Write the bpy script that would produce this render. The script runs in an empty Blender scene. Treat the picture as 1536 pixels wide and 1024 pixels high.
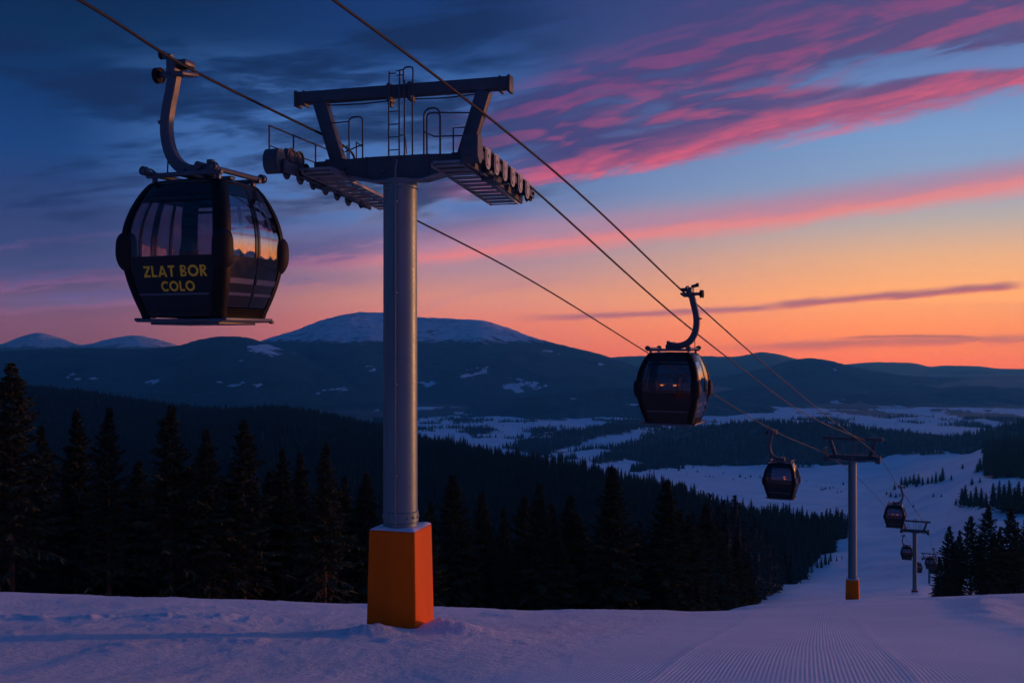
import bpy, bmesh, math, random
import numpy as np
from mathutils import Vector, Matrix

random.seed(7)
RNG = np.random.default_rng(11)
sc = bpy.context.scene
COL = sc.collection
R = math.radians
EXPO = .7
F = 1493.0                      # focal length of the photograph in its own pixels


def at(px, py, d):
    """a place in the world, from where the photo shows it and how many metres away it is"""
    return Vector(((px - 768) / F * d, d, (512 - py) / F * d))


# ------------------------------------------------------------------ helpers
def tag(o, label=None, cat=None, group=None, kind=None):
    if label: o['label'] = label
    if cat: o['category'] = cat
    if group: o['group'] = group
    if kind: o['kind'] = kind
    return o


def empty(name, loc, rz=0.0):
    o = bpy.data.objects.new(name, None)
    o.empty_display_size = 0.3
    o.location = loc
    o.rotation_euler = (0, 0, rz)
    COL.objects.link(o)
    return o


def copy_tree(o, parent=None):
    c = o.copy()
    COL.objects.link(c)
    if parent is not None:
        c.parent = parent
    for ch in list(o.children):
        copy_tree(ch, c)
    return c


def np_mesh(name, verts, faces):
    me = bpy.data.meshes.new(name)
    me.from_pydata(verts if isinstance(verts, list) else verts.tolist(), [], faces if isinstance(faces, list) else faces.tolist())
    return me


def link(name, me, mats, parent=None, smooth=True):
    o = bpy.data.objects.new(name, me)
    for m in (mats if isinstance(mats, (list, tuple)) else [mats]):
        me.materials.append(m)
    COL.objects.link(o)
    if parent is not None:
        o.parent = parent
    if smooth:
        me.polygons.foreach_set('use_smooth', [True] * len(me.polygons))
        me.set_sharp_from_angle(angle=R(35))
    return o


class MB:
    """collects shapes for one mesh"""
    def __init__(s):
        s.v = []; s.f = []

    def add(s, vs, fs):
        b = len(s.v)
        s.v += [tuple(p) for p in vs]
        s.f += [tuple(b + i for i in f) for f in fs]
        return s

    def box(s, c, size, rot=None, bev=0.0):
        bm = bmesh.new()
        bmesh.ops.create_cube(bm, size=1.0)
        for v in bm.verts:
            v.co = Vector((v.co.x * size[0], v.co.y * size[1], v.co.z * size[2]))
        if bev:
            bmesh.ops.bevel(bm, geom=bm.edges[:], offset=bev, segments=2, affect='EDGES', profile=0.5)
        M = Matrix.Translation(Vector(c)) @ (rot.to_4x4() if rot is not None else Matrix.Identity(4))
        bm.verts.ensure_lookup_table()
        s.add([M @ v.co for v in bm.verts], [[v.index for v in f.verts] for f in bm.faces])
        bm.free()
        return s

    def beam(s, a, b, w, h, up=(0, 0, 1), bev=0.01):
        a, b = Vector(a), Vector(b)
        d = b - a
        y = d.normalized()
        x = y.cross(Vector(up)).normalized()
        z = x.cross(y)
        rot = Matrix((x, y, z)).transposed()
        return s.box((a + b) / 2, (w, d.length, h), rot, bev)

    def tube(s, pts, r, n=8, caps=True, flat=None):
        """round (or w x h rectangular, flat=(w,h)) bar along a path"""
        pts = [Vector(p) for p in pts]
        k = len(pts)
        rs = r if isinstance(r, (list, tuple)) else [r] * k
        up = None
        vs, fs = [], []
        for i, p in enumerate(pts):
            t = (pts[min(i + 1, k - 1)] - pts[max(i - 1, 0)]).normalized()
            if up is None:
                up = Vector((0, 1, 0)) if flat else (Vector((0, 0, 1)) if abs(t.z) < .9 else Vector((1, 0, 0)))
            x = t.cross(up).normalized()
            y = x.cross(t)
            up = y
            if flat:
                w, h = flat
                sec = [(-w, -h), (w, -h), (w, h), (-w, h)]
                c = .78
                sec = [(-w * c, -h), (w * c, -h), (w, -h * c), (w, h * c), (w * c, h), (-w * c, h), (-w, h * c), (-w, -h * c)]
                m = len(sec)
                vs += [p + x * a + y * b for a, b in sec]
            else:
                m = n
                vs += [p + (x * math.cos(2 * math.pi * j / n) + y * math.sin(2 * math.pi * j / n)) * rs[i] for j in range(n)]
        for i in range(k - 1):
            for j in range(m):
                fs.append((i * m + j, i * m + (j + 1) % m, (i + 1) * m + (j + 1) % m, (i + 1) * m + j))
        if caps:
            fs.append(tuple(range(m - 1, -1, -1)))
            fs.append(tuple((k - 1) * m + j for j in range(m)))
        return s.add(vs, fs)

    def disc(s, c, axis, r, w, n=20, rim=0.0):
        """a wheel: a lathe about axis, with a shallow groove in its rim when rim > 0"""
        c = Vector(c); a = Vector(axis).normalized()
        prof = [(-w / 2, r * .25), (-w / 2, r * .55), (-w * .3, r * .6), (-w * .3, r * .78), (-w / 2, r * .84), (-w / 2, r * .97), (-w * .42, r),
                (-w * .2, r - rim), (w * .2, r - rim), (w * .42, r), (w / 2, r * .97), (w / 2, r * .84), (w * .3, r * .78), (w * .3, r * .6), (w / 2, r * .55), (w / 2, r * .25)]
        x = a.orthogonal().normalized(); y = a.cross(x)
        vs, fs = [], []
        m = len(prof)
        for j in range(n):
            t = 2 * math.pi * j / n
            e = x * math.cos(t) + y * math.sin(t)
            vs += [c + a * h + e * q for h, q in prof]
        for j in range(n):
            for i in range(m - 1):
                fs.append((j * m + i, ((j + 1) % n) * m + i, ((j + 1) % n) * m + i + 1, j * m + i + 1))
        fs.append(tuple(j * m for j in range(n)))
        fs.append(tuple(j * m + m - 1 for j in range(n - 1, -1, -1)))
        return s.add(vs, fs)

    def prism(s, poly, axis, lo, hi):
        """extrude a 2D outline: axis 'y' takes (x,z), axis 'x' takes (y,z), axis 'z' takes (x,y)"""
        def P(q, t):
            return {'y': (q[0], t, q[1]), 'x': (t, q[0], q[1]), 'z': (q[0], q[1], t)}[axis]
        n = len(poly)
        vs = [P(q, lo) for q in poly] + [P(q, hi) for q in poly]
        fs = [(j, (j + 1) % n, n + (j + 1) % n, n + j) for j in range(n)] + [tuple(range(n - 1, -1, -1)), tuple(range(n, 2 * n))]
        return s.add(vs, fs)

    def build(s, name, mat, parent=None, smooth=True, inner=None):
        me = bpy.data.meshes.new(name)
        me.from_pydata(s.v, [], s.f)
        bm = bmesh.new(); bm.from_mesh(me)
        bmesh.ops.recalc_face_normals(bm, faces=bm.faces)
        if inner:
            for f in bm.faces:
                c_ = f.calc_center_median(); f.material_index = int(f.normal.x * c_.x + f.normal.y * c_.y < 0)
            mat = [mat, inner]
        bm.to_mesh(me); bm.free()
        return link(name, me, mat, parent, smooth)


# ------------------------------------------------------------------ numpy noise
def _hash(ix, iy, seed):
    h = (ix.astype(np.int64) * 374761393 + iy.astype(np.int64) * 668265263 + seed * 982451653) & 0x7fffffff
    h = ((h ^ (h >> 13)) * 1274126177) & 0x7fffffff
    h = h ^ (h >> 16)
    return (h & 0xffff) / 65535.0


def vnoise(x, y, seed=0):
    ix, iy = np.floor(x), np.floor(y)
    fx, fy = x - ix, y - iy
    fx = fx * fx * fx * (fx * (fx * 6 - 15) + 10)
    fy = fy * fy * fy * (fy * (fy * 6 - 15) + 10)
    a = _hash(ix, iy, seed); b = _hash(ix + 1, iy, seed)
    c = _hash(ix, iy + 1, seed); d = _hash(ix + 1, iy + 1, seed)
    return (a + (b - a) * fx) * (1 - fy) + (c + (d - c) * fx) * fy - .5


def fbm(x, y, oct=4, seed=0, gain=.5):
    s, a = 0, 1.0
    for k in range(oct):
        ca, sa = math.cos(k * 1.1), math.sin(k * 1.1)
        s = s + a * vnoise((x * ca - y * sa) * 2 ** k, (x * sa + y * ca) * 2 ** k, seed + k * 17)
        a *= gain
    return s


def sstep(a, b, x):
    t = np.clip((x - a) / (b - a), 0, 1)
    return t * t * (3 - 2 * t)


def pchip(xs, ys, x):
    """monotone cubic through (xs, ys); ys may carry extra axes"""
    xs = np.asarray(xs, float); ys = np.asarray(ys, float)
    h = np.diff(xs); sh = (len(h),) + (1,) * (ys.ndim - 1)
    d = np.diff(ys, axis=0) / h.reshape(sh)
    m = np.zeros_like(ys)
    m[0], m[-1] = d[0], d[-1]
    if len(xs) > 2:
        prod = d[:-1] * d[1:]
        w1 = (2 * h[1:] + h[:-1]).reshape((-1,) + (1,) * (ys.ndim - 1)); w2 = (h[1:] + 2 * h[:-1]).reshape((-1,) + (1,) * (ys.ndim - 1))
        with np.errstate(divide='ignore', invalid='ignore'):
            hm = (w1 + w2) / (w1 / d[:-1] + w2 / d[1:])
        m[1:-1] = np.where(prod > 0, hm, 0)
    x = np.clip(x, xs[0], xs[-1])
    i = np.clip(np.searchsorted(xs, x, side='right') - 1, 0, len(xs) - 2)
    hh = (xs[i + 1] - xs[i]); t = (x - xs[i]) / hh
    ex = (slice(None),) + (None,) * (ys.ndim - 1)
    t, hh = t[ex], hh[ex]
    return (2 * t**3 - 3 * t**2 + 1) * ys[i] + (t**3 - 2 * t**2 + t) * hh * m[i] + (-2 * t**3 + 3 * t**2) * ys[i + 1] + (t**3 - t**2) * hh * m[i + 1]


# ------------------------------------------------------------------ materials
def mat(name):
    m = bpy.data.materials.new(name); m.use_nodes = True
    nt = m.node_tree
    return m, nt, nt.nodes['Principled BSDF']


def N(nt, t, **kw):
    n = nt.nodes.new(t)
    for k, v in kw.items():
        if k in n.inputs: n.inputs[k].default_value = v
        else: setattr(n, k, v)
    return n


def ramp(nt, fac, stops, interp='LINEAR'):
    r = nt.nodes.new('ShaderNodeValToRGB')
    cr = r.color_ramp; cr.interpolation = interp
    while len(cr.elements) < len(stops): cr.elements.new(.5)
    for e, (p, c) in zip(cr.elements, sorted(stops)):
        e.position = p; e.color = tuple(c) + ((1,) if len(c) == 3 else ())
    nt.links.new(fac, r.inputs[0])
    return r.outputs[0]


def worn(name, base, rough=.5, metal=0.0, var=.25, scale=3.0, bump=.15, coat=0.0, spec=.5):
    """painted or galvanised metal with uneven tone, faint runs and a little relief"""
    m, nt, b = mat(name)
    tc = N(nt, 'ShaderNodeTexCoord')
    mp = N(nt, 'ShaderNodeMapping'); mp.inputs['Scale'].default_value = (1, 1, .22)
    nt.links.new(tc.outputs['Object'], mp.inputs[0])
    n1 = N(nt, 'ShaderNodeTexNoise', Scale=scale, Detail=6.0, Roughness=.65)
    nt.links.new(mp.outputs[0], n1.inputs['Vector'])
    n2 = N(nt, 'ShaderNodeTexNoise', Scale=scale * 14, Detail=4.0)
    nt.links.new(tc.outputs['Object'], n2.inputs['Vector'])
    c = ramp(nt, n1.outputs['Fac'], [(.3, [q * (1 - var) for q in base]), (.55, base), (.75, [min(1, q * (1 + var)) for q in base])])
    nt.links.new(c, b.inputs['Base Color'])
    rr = N(nt, 'ShaderNodeMapRange'); rr.inputs['To Min'].default_value = rough - .1; rr.inputs['To Max'].default_value = rough + .15
    nt.links.new(n2.outputs['Fac'], rr.inputs['Value']); nt.links.new(rr.outputs[0], b.inputs['Roughness'])
    bp = N(nt, 'ShaderNodeBump', Strength=bump, Distance=.01)
    nt.links.new(n2.outputs['Fac'], bp.inputs['Height']); nt.links.new(bp.outputs[0], b.inputs['Normal'])
    b.inputs['Metallic'].default_value = metal
    b.inputs['Coat Weight'].default_value = coat
    b.inputs['Specular IOR Level'].default_value = spec
    return m


M = {}
M['column'] = worn('galvanised_column', (.17, .265, .275), .42, .55, .18, 1.2)
M['head'] = worn('painted_steel', (.045, .07, .088), .5, .0, .25, 2.0)
M['hanger'] = worn('hanger_steel', (.085, .105, .13), .4, .3, .2, 3.0)
M['plate'] = worn('galvanised_plate', (.27, .27, .28), .42, .5, .25, 4.0)
M['rubber'] = worn('black_rubber', (.007, .007, .008), .6, 0, .3, 8.0, .15, 0, .3)
M['orange'] = worn('orange_pad', (.86, .135, .0), .5, 0, .14, 1.6, .06, 0, .15)
M['redpad'] = worn('red_pad', (.38, .045, .01), .55, 0, .16, 1.6, .08)
M['cabin'] = worn('black_gloss_cabin', (.005, .007, .011), .14, 0, .2, 1.0, .0, .3, .25)
M['matt'] = worn('black_frame', (.003, .003, .0035), .45, 0, .2, 1.0, .02, 0, .2)
M['rope'] = worn('steel_rope', (.014, .012, .013), .5, .3, .3, 20.0, .4)
M['strip'] = worn('polished_strip', (.17, .16, .19), .18, .8, .1, 2.0, .0)
M['seat'] = worn('seat_fabric', (.02, .02, .024), .8, 0, .3, 6.0)
M['letter'] = worn('yellow_lettering', (1.0, .60, .02), .5, 0, .05, 4.0, .0)


def lamp_mat():
    m, nt, b = mat('warm_lamp')
    b.inputs['Base Color'].default_value = (.5, .2, .05, 1)
    b.inputs['Emission Color'].default_value = (1, .30, .05, 1)
    b.inputs['Emission Strength'].default_value = .75
    return m
M['lamp'] = lamp_mat()


def glass_mat(name='clear_tinted_glass', tint=(.72, .63, .68, 1), f0=.05):
    """dark tinted pane: part of the light goes straight through, the rest mirrors by angle"""
    m, nt, b = mat(name)
    nt.nodes.remove(b)
    out = nt.nodes['Material Output']
    tr = N(nt, 'ShaderNodeBsdfTransparent'); tr.inputs[0].default_value = tint
    gl = N(nt, 'ShaderNodeBsdfGlossy'); gl.inputs['Roughness'].default_value = .0; gl.inputs['Color'].default_value = (.95, .95, .95, 1)
    ge = N(nt, 'ShaderNodeNewGeometry')
    dt = N(nt, 'ShaderNodeVectorMath', operation='DOT_PRODUCT'); nt.links.new(ge.outputs['Incoming'], dt.inputs[0]); nt.links.new(ge.outputs['Normal'], dt.inputs[1])
    ab = N(nt, 'ShaderNodeMath', operation='ABSOLUTE'); nt.links.new(dt.outputs['Value'], ab.inputs[0])
    iv = N(nt, 'ShaderNodeMath', operation='SUBTRACT'); iv.inputs[0].default_value = 1; nt.links.new(ab.outputs[0], iv.inputs[1])
    pw = N(nt, 'ShaderNodeMath', operation='POWER'); nt.links.new(iv.outputs[0], pw.inputs[0]); pw.inputs[1].default_value = 5
    fr = N(nt, 'ShaderNodeMath', operation='MULTIPLY_ADD'); nt.links.new(pw.outputs[0], fr.inputs[0]); fr.inputs[1].default_value = 1 - f0; fr.inputs[2].default_value = f0
    mx = N(nt, 'ShaderNodeMixShader')
    nt.links.new(fr.outputs[0], mx.inputs[0]); nt.links.new(tr.outputs[0], mx.inputs[1]); nt.links.new(gl.outputs[0], mx.inputs[2])
    nt.links.new(mx.outputs[0], out.inputs[0])
    return m
M['glass'] = glass_mat()
M['coated'] = glass_mat('mirror_coated_glass', (.72, .66, .69, 1), .26)


def foliage_mat(name, a, b_, trunk=False):
    m, nt, b = mat(name)
    oi = N(nt, 'ShaderNodeObjectInfo'); tc = N(nt, 'ShaderNodeTexCoord')
    n1 = N(nt, 'ShaderNodeTexNoise', Scale=1.3, Detail=3.0)
    nt.links.new(tc.outputs['Object'], n1.inputs['Vector'])
    ad = N(nt, 'ShaderNodeMath', operation='ADD'); nt.links.new(n1.outputs['Fac'], ad.inputs[0])
    mu = N(nt, 'ShaderNodeMath', operation='MULTIPLY'); mu.inputs[1].default_value = .35
    nt.links.new(oi.outputs['Random'], mu.inputs[0]); nt.links.new(mu.outputs[0], ad.inputs[1])
    nt.links.new(ramp(nt, ad.outputs[0], [(.35, a), (.95, b_)]), b.inputs['Base Color'])
    b.inputs['Roughness'].default_value = .85
    b.inputs['Specular IOR Level'].default_value = .15
    return m
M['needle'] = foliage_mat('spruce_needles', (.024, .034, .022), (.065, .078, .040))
M['far_needle'] = foliage_mat('far_spruce_needles', (.014, .032, .036), (.032, .058, .062))  # bluer than the near needles: haze put into the colour
M['bark'] = foliage_mat('spruce_bark', (.10, .06, .045), (.20, .125, .09))


def snow_mat():
    m, nt, b = mat('snow_and_darkened_forest_floor')
    L = nt.links.new
    geo = N(nt, 'ShaderNodeNewGeometry')
    at_ = N(nt, 'ShaderNodeAttribute'); at_.attribute_name = 'forest'
    gr = N(nt, 'ShaderNodeAttribute'); gr.attribute_name = 'groom'
    ru = N(nt, 'ShaderNodeAttribute'); ru.attribute_name = 'rough'
    # snow
    n_big = N(nt, 'ShaderNodeTexNoise', Scale=.35, Detail=5.0, Roughness=.6)
    L(geo.outputs['Position'], n_big.inputs['Vector'])
    n_far = N(nt, 'ShaderNodeTexNoise', Scale=.011, Detail=7.0, Roughness=.62, Distortion=.8)
    L(geo.outputs['Position'], n_far.inputs['Vector'])
    av = N(nt, 'ShaderNodeMath', operation='MULTIPLY_ADD'); L(n_far.outputs['Fac'], av.inputs[0]); av.inputs[1].default_value = 1.3
    hb = N(nt, 'ShaderNodeMath', operation='MULTIPLY_ADD'); L(n_big.outputs['Fac'], hb.inputs[0]); hb.inputs[1].default_value = .5; hb.inputs[2].default_value = -.4
    L(hb.outputs[0], av.inputs[2])
    snow = ramp(nt, av.outputs[0], [(.28, (.68, .71, .77)), (.5, (.80, .82, .86)), (.75, (.86, .87, .90))])
    n_f = N(nt, 'ShaderNodeTexNoise', Scale=.05, Detail=4.0)
    L(geo.outputs['Position'], n_f.inputs['Vector'])
    floor = ramp(nt, n_f.outputs['Fac'], [(.35, (.018, .022, .022)), (.7, (.045, .05, .052))])  # darkened floor: tree shade put into the colour, so gaps stay dark
    mx = N(nt, 'ShaderNodeMix', data_type='RGBA')
    L(at_.outputs['Fac'], mx.inputs[0]); L(snow, mx.inputs[6]); L(floor, mx.inputs[7])
    L(mx.outputs[2], b.inputs['Base Color'])
    b.inputs['Roughness'].default_value = .6
    b.inputs['Specular IOR Level'].default_value = .25
    # relief: crumbly snow, and combed ridges where the groomer went
    n1 = N(nt, 'ShaderNodeTexNoise', Scale=5.5, Detail=7.0, Roughness=.68); L(geo.outputs['Position'], n1.inputs['Vector'])
    n2 = N(nt, 'ShaderNodeTexNoise', Scale=48.0, Detail=5.0, Roughness=.7); L(geo.outputs['Position'], n2.inputs['Vector'])
    wv = N(nt, 'ShaderNodeTexWave', wave_type='BANDS', bands_direction='X', wave_profile='SIN')
    wv.inputs['Scale'].default_value = 1.0; wv.inputs['Distortion'].default_value = 0
    gc = N(nt, 'ShaderNodeAttribute'); gc.attribute_name = 'comb'       # distance across the combed strip, in metres
    cb = N(nt, 'ShaderNodeCombineXYZ'); 
    sx = N(nt, 'ShaderNodeMath', operation='MULTIPLY'); sx.inputs[1].default_value = 1 / .052 * .314
    L(gc.outputs['Fac'], sx.inputs[0]); L(sx.outputs[0], cb.inputs[0]); L(cb.outputs[0], wv.inputs['Vector'])
    def mul(a, k):
        q = N(nt, 'ShaderNodeMath', operation='MULTIPLY'); L(a, q.inputs[0])
        if isinstance(k, (int, float)): q.inputs[1].default_value = k
        else: L(k, q.inputs[1])
        return q.outputs[0]
    def add(a, c):
        q = N(nt, 'ShaderNodeMath', operation='ADD'); L(a, q.inputs[0]); L(c, q.inputs[1]); return q.outputs[0]
    n3 = N(nt, 'ShaderNodeTexNoise', Scale=.9, Detail=3.0); L(geo.outputs['Position'], n3.inputs['Vector'])
    br = N(nt, 'ShaderNodeMapRange'); br.inputs['From Min'].default_value = .28; br.inputs['From Max'].default_value = .5
    L(n3.outputs['Fac'], br.inputs['Value'])
    groom = mul(mul(mul(wv.outputs['Fac'], gr.outputs['Fac']), br.outputs[0]), .0056)
    h = add(add(groom, mul(mul(n1.outputs['Fac'], ru.outputs['Fac']), .085)), mul(n2.outputs['Fac'], .008))
    bp = N(nt, 'ShaderNodeBump', Strength=1.0, Distance=1.0)
    L(h, bp.inputs['Height']); L(bp.outputs[0], b.inputs['Normal'])
    return m
M['snow'] = snow_mat()


def hill_mat():
    m, nt, b = mat('forested_hill')
    L = nt.links.new
    geo = N(nt, 'ShaderNodeNewGeometry')
    at_ = N(nt, 'ShaderNodeAttribute'); at_.attribute_name = 'snow'
    n1 = N(nt, 'ShaderNodeTexNoise', Scale=.0085, Detail=9.0, Roughness=.7); L(geo.outputs['Position'], n1.inputs['Vector'])
    n2 = N(nt, 'ShaderNodeTexNoise', Scale=.022, Detail=6.0, Roughness=.7); L(geo.outputs['Position'], n2.inputs['Vector'])
    forest = ramp(nt, n2.outputs['Fac'], [(.3, (.010, .020, .026)), (.7, (.065, .095, .11))])  # lifted and tinted blue, distance haze mixed into the forest colour
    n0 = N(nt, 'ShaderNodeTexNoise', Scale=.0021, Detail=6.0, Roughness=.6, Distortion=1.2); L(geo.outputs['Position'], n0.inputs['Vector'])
    factor = ramp(nt, n0.outputs['Fac'], [(.34, (.45, .45, .45)), (.5, (1, 1, 1)), (.68, (1.0, 1.0, 1.0))])  # broad tone patches paint the shading of spurs onto the forest
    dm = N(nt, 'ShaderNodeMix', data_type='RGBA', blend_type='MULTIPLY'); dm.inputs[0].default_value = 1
    L(forest, dm.inputs[6]); L(factor, dm.inputs[7]); forest = dm.outputs[2]
    sub = N(nt, 'ShaderNodeMath', operation='ADD'); L(at_.outputs['Fac'], sub.inputs[0]); L(n1.outputs['Fac'], sub.inputs[1])
    s2 = N(nt, 'ShaderNodeMath', operation='MULTIPLY_ADD'); L(n2.outputs['Fac'], s2.inputs[0]); s2.inputs[1].default_value = .55; L(sub.outputs[0], s2.inputs[2])
    k = ramp(nt, s2.outputs[0], [(.0, (0, 0, 0)), (1, (1, 1, 1))])
    mr = N(nt, 'ShaderNodeMapRange'); mr.inputs['From Min'].default_value = 1.18; mr.inputs['From Max'].default_value = 1.34
    L(s2.outputs[0], mr.inputs['Value'])
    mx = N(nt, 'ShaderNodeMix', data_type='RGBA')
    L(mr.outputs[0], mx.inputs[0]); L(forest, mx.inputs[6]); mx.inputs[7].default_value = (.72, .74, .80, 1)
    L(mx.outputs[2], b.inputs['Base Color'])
    b.inputs['Roughness'].default_value = .9; b.inputs['Specular IOR Level'].default_value = .1
    bp = N(nt, 'ShaderNodeBump', Strength=.5, Distance=12.0); L(n2.outputs['Fac'], bp.inputs['Height']); L(bp.outputs[0], b.inputs['Normal'])
    return m
M['hill'] = hill_mat()

# ------------------------------------------------------------------ the ground: one sheet from the camera's feet to the horizon
LIFT_ROT = R(16)
T1 = Vector((-2.1, 18.8, -5.42))
T2 = Vector((26.0, 76.0, -19.75))
T3 = Vector((60.7, 150.0, -38.3))
T4 = Vector((117.4, 280.0, -69.4))
FAR = [(3000, -300), (4000, -338), (5000, -366), (6000, -378), (9000, -390), (14000, -470), (20000, -680), (26000, -980)]
near_c = [(0, -1.5), (10, -3.5), (18.8, -5.55), (30, -8.25)]
TAB = {      # photo column: (depth, height) pairs
    -400: near_c[:3] + [(35, -8.7), (45, -12.0), (80, -26), (150, -55), (400, -130), (800, -190), (1400, -170), (2000, -108), (2300, -125), (2800, -285)] + FAR[:],
    0: near_c[:3] + [(35, -8.86), (45, -11.9), (80, -26), (150, -55), (400, -130), (800, -190), (1400, -170), (1950, -108), (2250, -125), (2800, -285)] + FAR[:],
    400: near_c[:3] + [(35, -9.12), (45, -12.1), (80, -26), (150, -55), (400, -130), (800, -190), (1100, -178), (1550, -122), (1800, -135), (2600, -285)] + FAR[:],
    620: near_c[:3] + [(36, -9.6), (45, -12.2), (80, -26), (150, -54), (350, -120), (650, -160), (900, -165), (1300, -135), (1500, -145), (2400, -283)] + FAR[:],
    800: near_c[:3] + [(36, -9.75), (45, -12.4), (80, -25), (150, -52), (300, -100), (500, -140), (700, -150), (850, -141), (1000, -131), (1150, -138), (1500, -190), (2400, -282)] + FAR[:],
    1000: near_c[:3] + [(38, -10.25), (48, -13.2), (80, -23), (150, -44), (300, -84), (500, -128), (680, -142), (830, -134), (950, -142), (1300, -205), (2400, -283)] + FAR[:],
    1130: near_c[:3] + [(38, -10.2), (48, -12.95), (80, -21.2), (150, -39.5), (300, -76), (450, -106), (650, -135), (760, -142), (1000, -178), (1500, -236), (2200, -285)] + FAR[:],
    1290: near_c[:3] + [(40, -10.6), (76, -19.75), (150, -38.4), (300, -73.5), (450, -102), (650, -131), (1000, -178), (1500, -236), (2200, -290)] + FAR[:],
    1400: near_c[:3] + [(40, -10.5), (76, -19.5), (150, -38.3), (300, -71), (450, -96), (650, -119), (1000, -155), (1400, -182), (2000, -250)] + FAR[:],
    1500: near_c[:3] + [(40, -10.3), (76, -19.4), (105, -26.8), (150, -42), (300, -66), (550, -92), (800, -112), (1100, -133), (1500, -160), (2200, -250)] + FAR[:],
    1800: near_c[:3] + [(40, -10.2), (76, -19.3), (105, -27), (150, -40), (300, -64), (550, -85), (800, -100), (1100, -115), (1500, -160), (2200, -250)] + FAR[:],
}
AZC, PROF = [], []
RG = np.concatenate([[0.0], np.geomspace(2.0, 26000, 620)])
for px, prof in TAB.items():
    az = math.atan((px - 768) / F)
    ys = [p[0] / math.cos(az) for p in prof]; zs = [p[1] for p in prof]
    AZC.append(az); PROF.append(pchip(ys, zs, RG))
side = pchip([0, 20, 60, 150, 400, 900, 2000, 3000, 26000], [-1.5, -3.5, -11, -36, -100, -180, -270, -310, -400], RG)
back = pchip([0, 20, 60, 200, 600, 1500, 4000, 26000], [-1.5, -.5, 3, 8, -20, -150, -330, -400], RG)
AZC = [-math.pi, -R(120), -R(70)] + AZC + [R(60), R(120), math.pi]
PROF = [back, back, side] + PROF + [side, back, back]
AZC = np.array(AZC); PROF = np.array(PROF)


def bumps(X, Y):
    """snow relief near the camera, the heap round the pylon foot included"""
    r = np.hypot(X, Y)
    fade = np.clip(1 - r / 110, 0, 1)
    comb = sstep(-2.5, 1.5, X - .30 * Y + 3.0) * (1 - sstep(7, 11, X - .30 * Y + .0)) * sstep(4, 7, Y)
    rough = 1 - .8 * comb
    z = fbm(X * .10, Y * .10, 3, 5) * .30 * fade * rough
    z = z + fbm(X * .9, Y * .35, 5, 9, .55) * .048 * fade * rough
    # a low thrown-up ridge on the left and one along the right of the groomed strip
    q = Y - (23.2 - .10 * (X + 9) + fbm(X * .3, Y * 0, 2, 3) * 1.2)
    z = z + (.05 + .13 * fbm(X * 2.4, Y * 1.6, 4, 21)) * np.exp(-(q / .75) ** 2) * sstep(-4.5, -6.5, X)
    for c_ in (-1.75, 1.15):                                   # seams between passes of the groomer
        z = z + .007 * np.exp(-((X - .30 * Y - c_ + .08 * vnoise(Y * .5, X * 0 + 2, 8)) / .09) ** 2) * comb
    z = z + .10 * np.clip(fbm(X * 1.5, Y * 1.1, 4, 88) - .12, 0, 1) * sstep(2.0, -3.0, X - .12 * Y) * sstep(12, 17, Y) * fade
    z = z + .09 * np.clip(fbm(X * .8 - Y * .3, Y * .35, 4, 89) - .05, 0, 1) * sstep(4.2, 7, X - .30 * Y) * fade
    q = (X - .36 * Y - 3.4 + fbm(Y * .12, X * 0, 2, 33) * 1.5)
    z = z + (.10 + .10 * fbm(X * 1.2, Y * .8, 4, 34)) * np.exp(-(q / .6) ** 2) * sstep(12, 22, Y) * fade - .09 * np.exp(-((q - 1.3) / .7) ** 2) * sstep(12, 22, Y) * fade
    for (cx, cy, h, s) in ((T1.x - .35, T1.y - .85, .17, .4), (T1.x + .85, T1.y - .35, .20, .36), (T1.x + 1.4, T1.y - .6, .09, .5), (T1.x - 1.1, T1.y - .3, .09, .8),
                           (T2.x - .3, T2.y - 1.0, .10, 1.2), (T3.x, T3.y - 1, .4, 1.4)):
        d2 = (X - cx) ** 2 + (Y - cy) ** 2
        z = z + h * np.exp(-d2 / (2 * s * s)) * (1 + .38 * fbm(X * 2.6, Y * 2.6, 5, 41, .6))
    return z


def ground(X, Y):
    X, Y = np.atleast_1d(np.asarray(X, float)), np.atleast_1d(np.asarray(Y, float))
    az = np.arctan2(X, Y); r = np.hypot(X, Y)
    o = np.empty_like(r)
    for k in range(0, len(r), 4000):
        P = pchip(AZC, PROF, az[k:k + 4000])
        rr = r[k:k + 4000]
        i = np.clip(np.searchsorted(RG, rr, side='right') - 1, 0, len(RG) - 2)
        t = (rr - RG[i]) / (RG[i + 1] - RG[i])
        n = np.arange(len(rr))
        o[k:k + 4000] = P[n, i] * (1 - t) + P[n, i + 1] * t
    o = o + bumps(X, Y)
    o = o + fbm(X / 22, Y / 22, 3, 52) * 1.3 * sstep(120, 260, r) * (1 - sstep(900, 1500, r)) + fbm(X / 60, Y / 60, 3, 51) * 5 * sstep(160, 500, r) + fbm(X / 500, Y / 500, 3, 61) * 26 * sstep(900, 2600, r)
    return o


def gz(x, y):
    return float(ground([x], [y])[0])


# -- where the forest stands, by photo column and depth
EDGE = [(0, 1060), (60, 1085), (110, 1105), (150, 1125), (300, 1168), (450, 1207), (600, 1243), (690, 1266), (760, 1262), (3000, 1262)]
RIDGE = [(-600, 2050), (0, 1950), (400, 1550), (620, 1300), (800, 1000), (1000, 830), (1130, 730), (1265, 680), (1300, 600)]


def inpoly(poly, x, y):
    c = np.zeros(x.shape, bool)
    j = len(poly) - 1
    for i in range(len(poly)):
        xi, yi = poly[i]; xj, yj = poly[j]
        if yi != yj:
            c ^= ((yi > y) != (yj > y)) & (x < (xj - xi) * (y - yi) / (yj - yi) + xi)
        j = i
    return c


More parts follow.
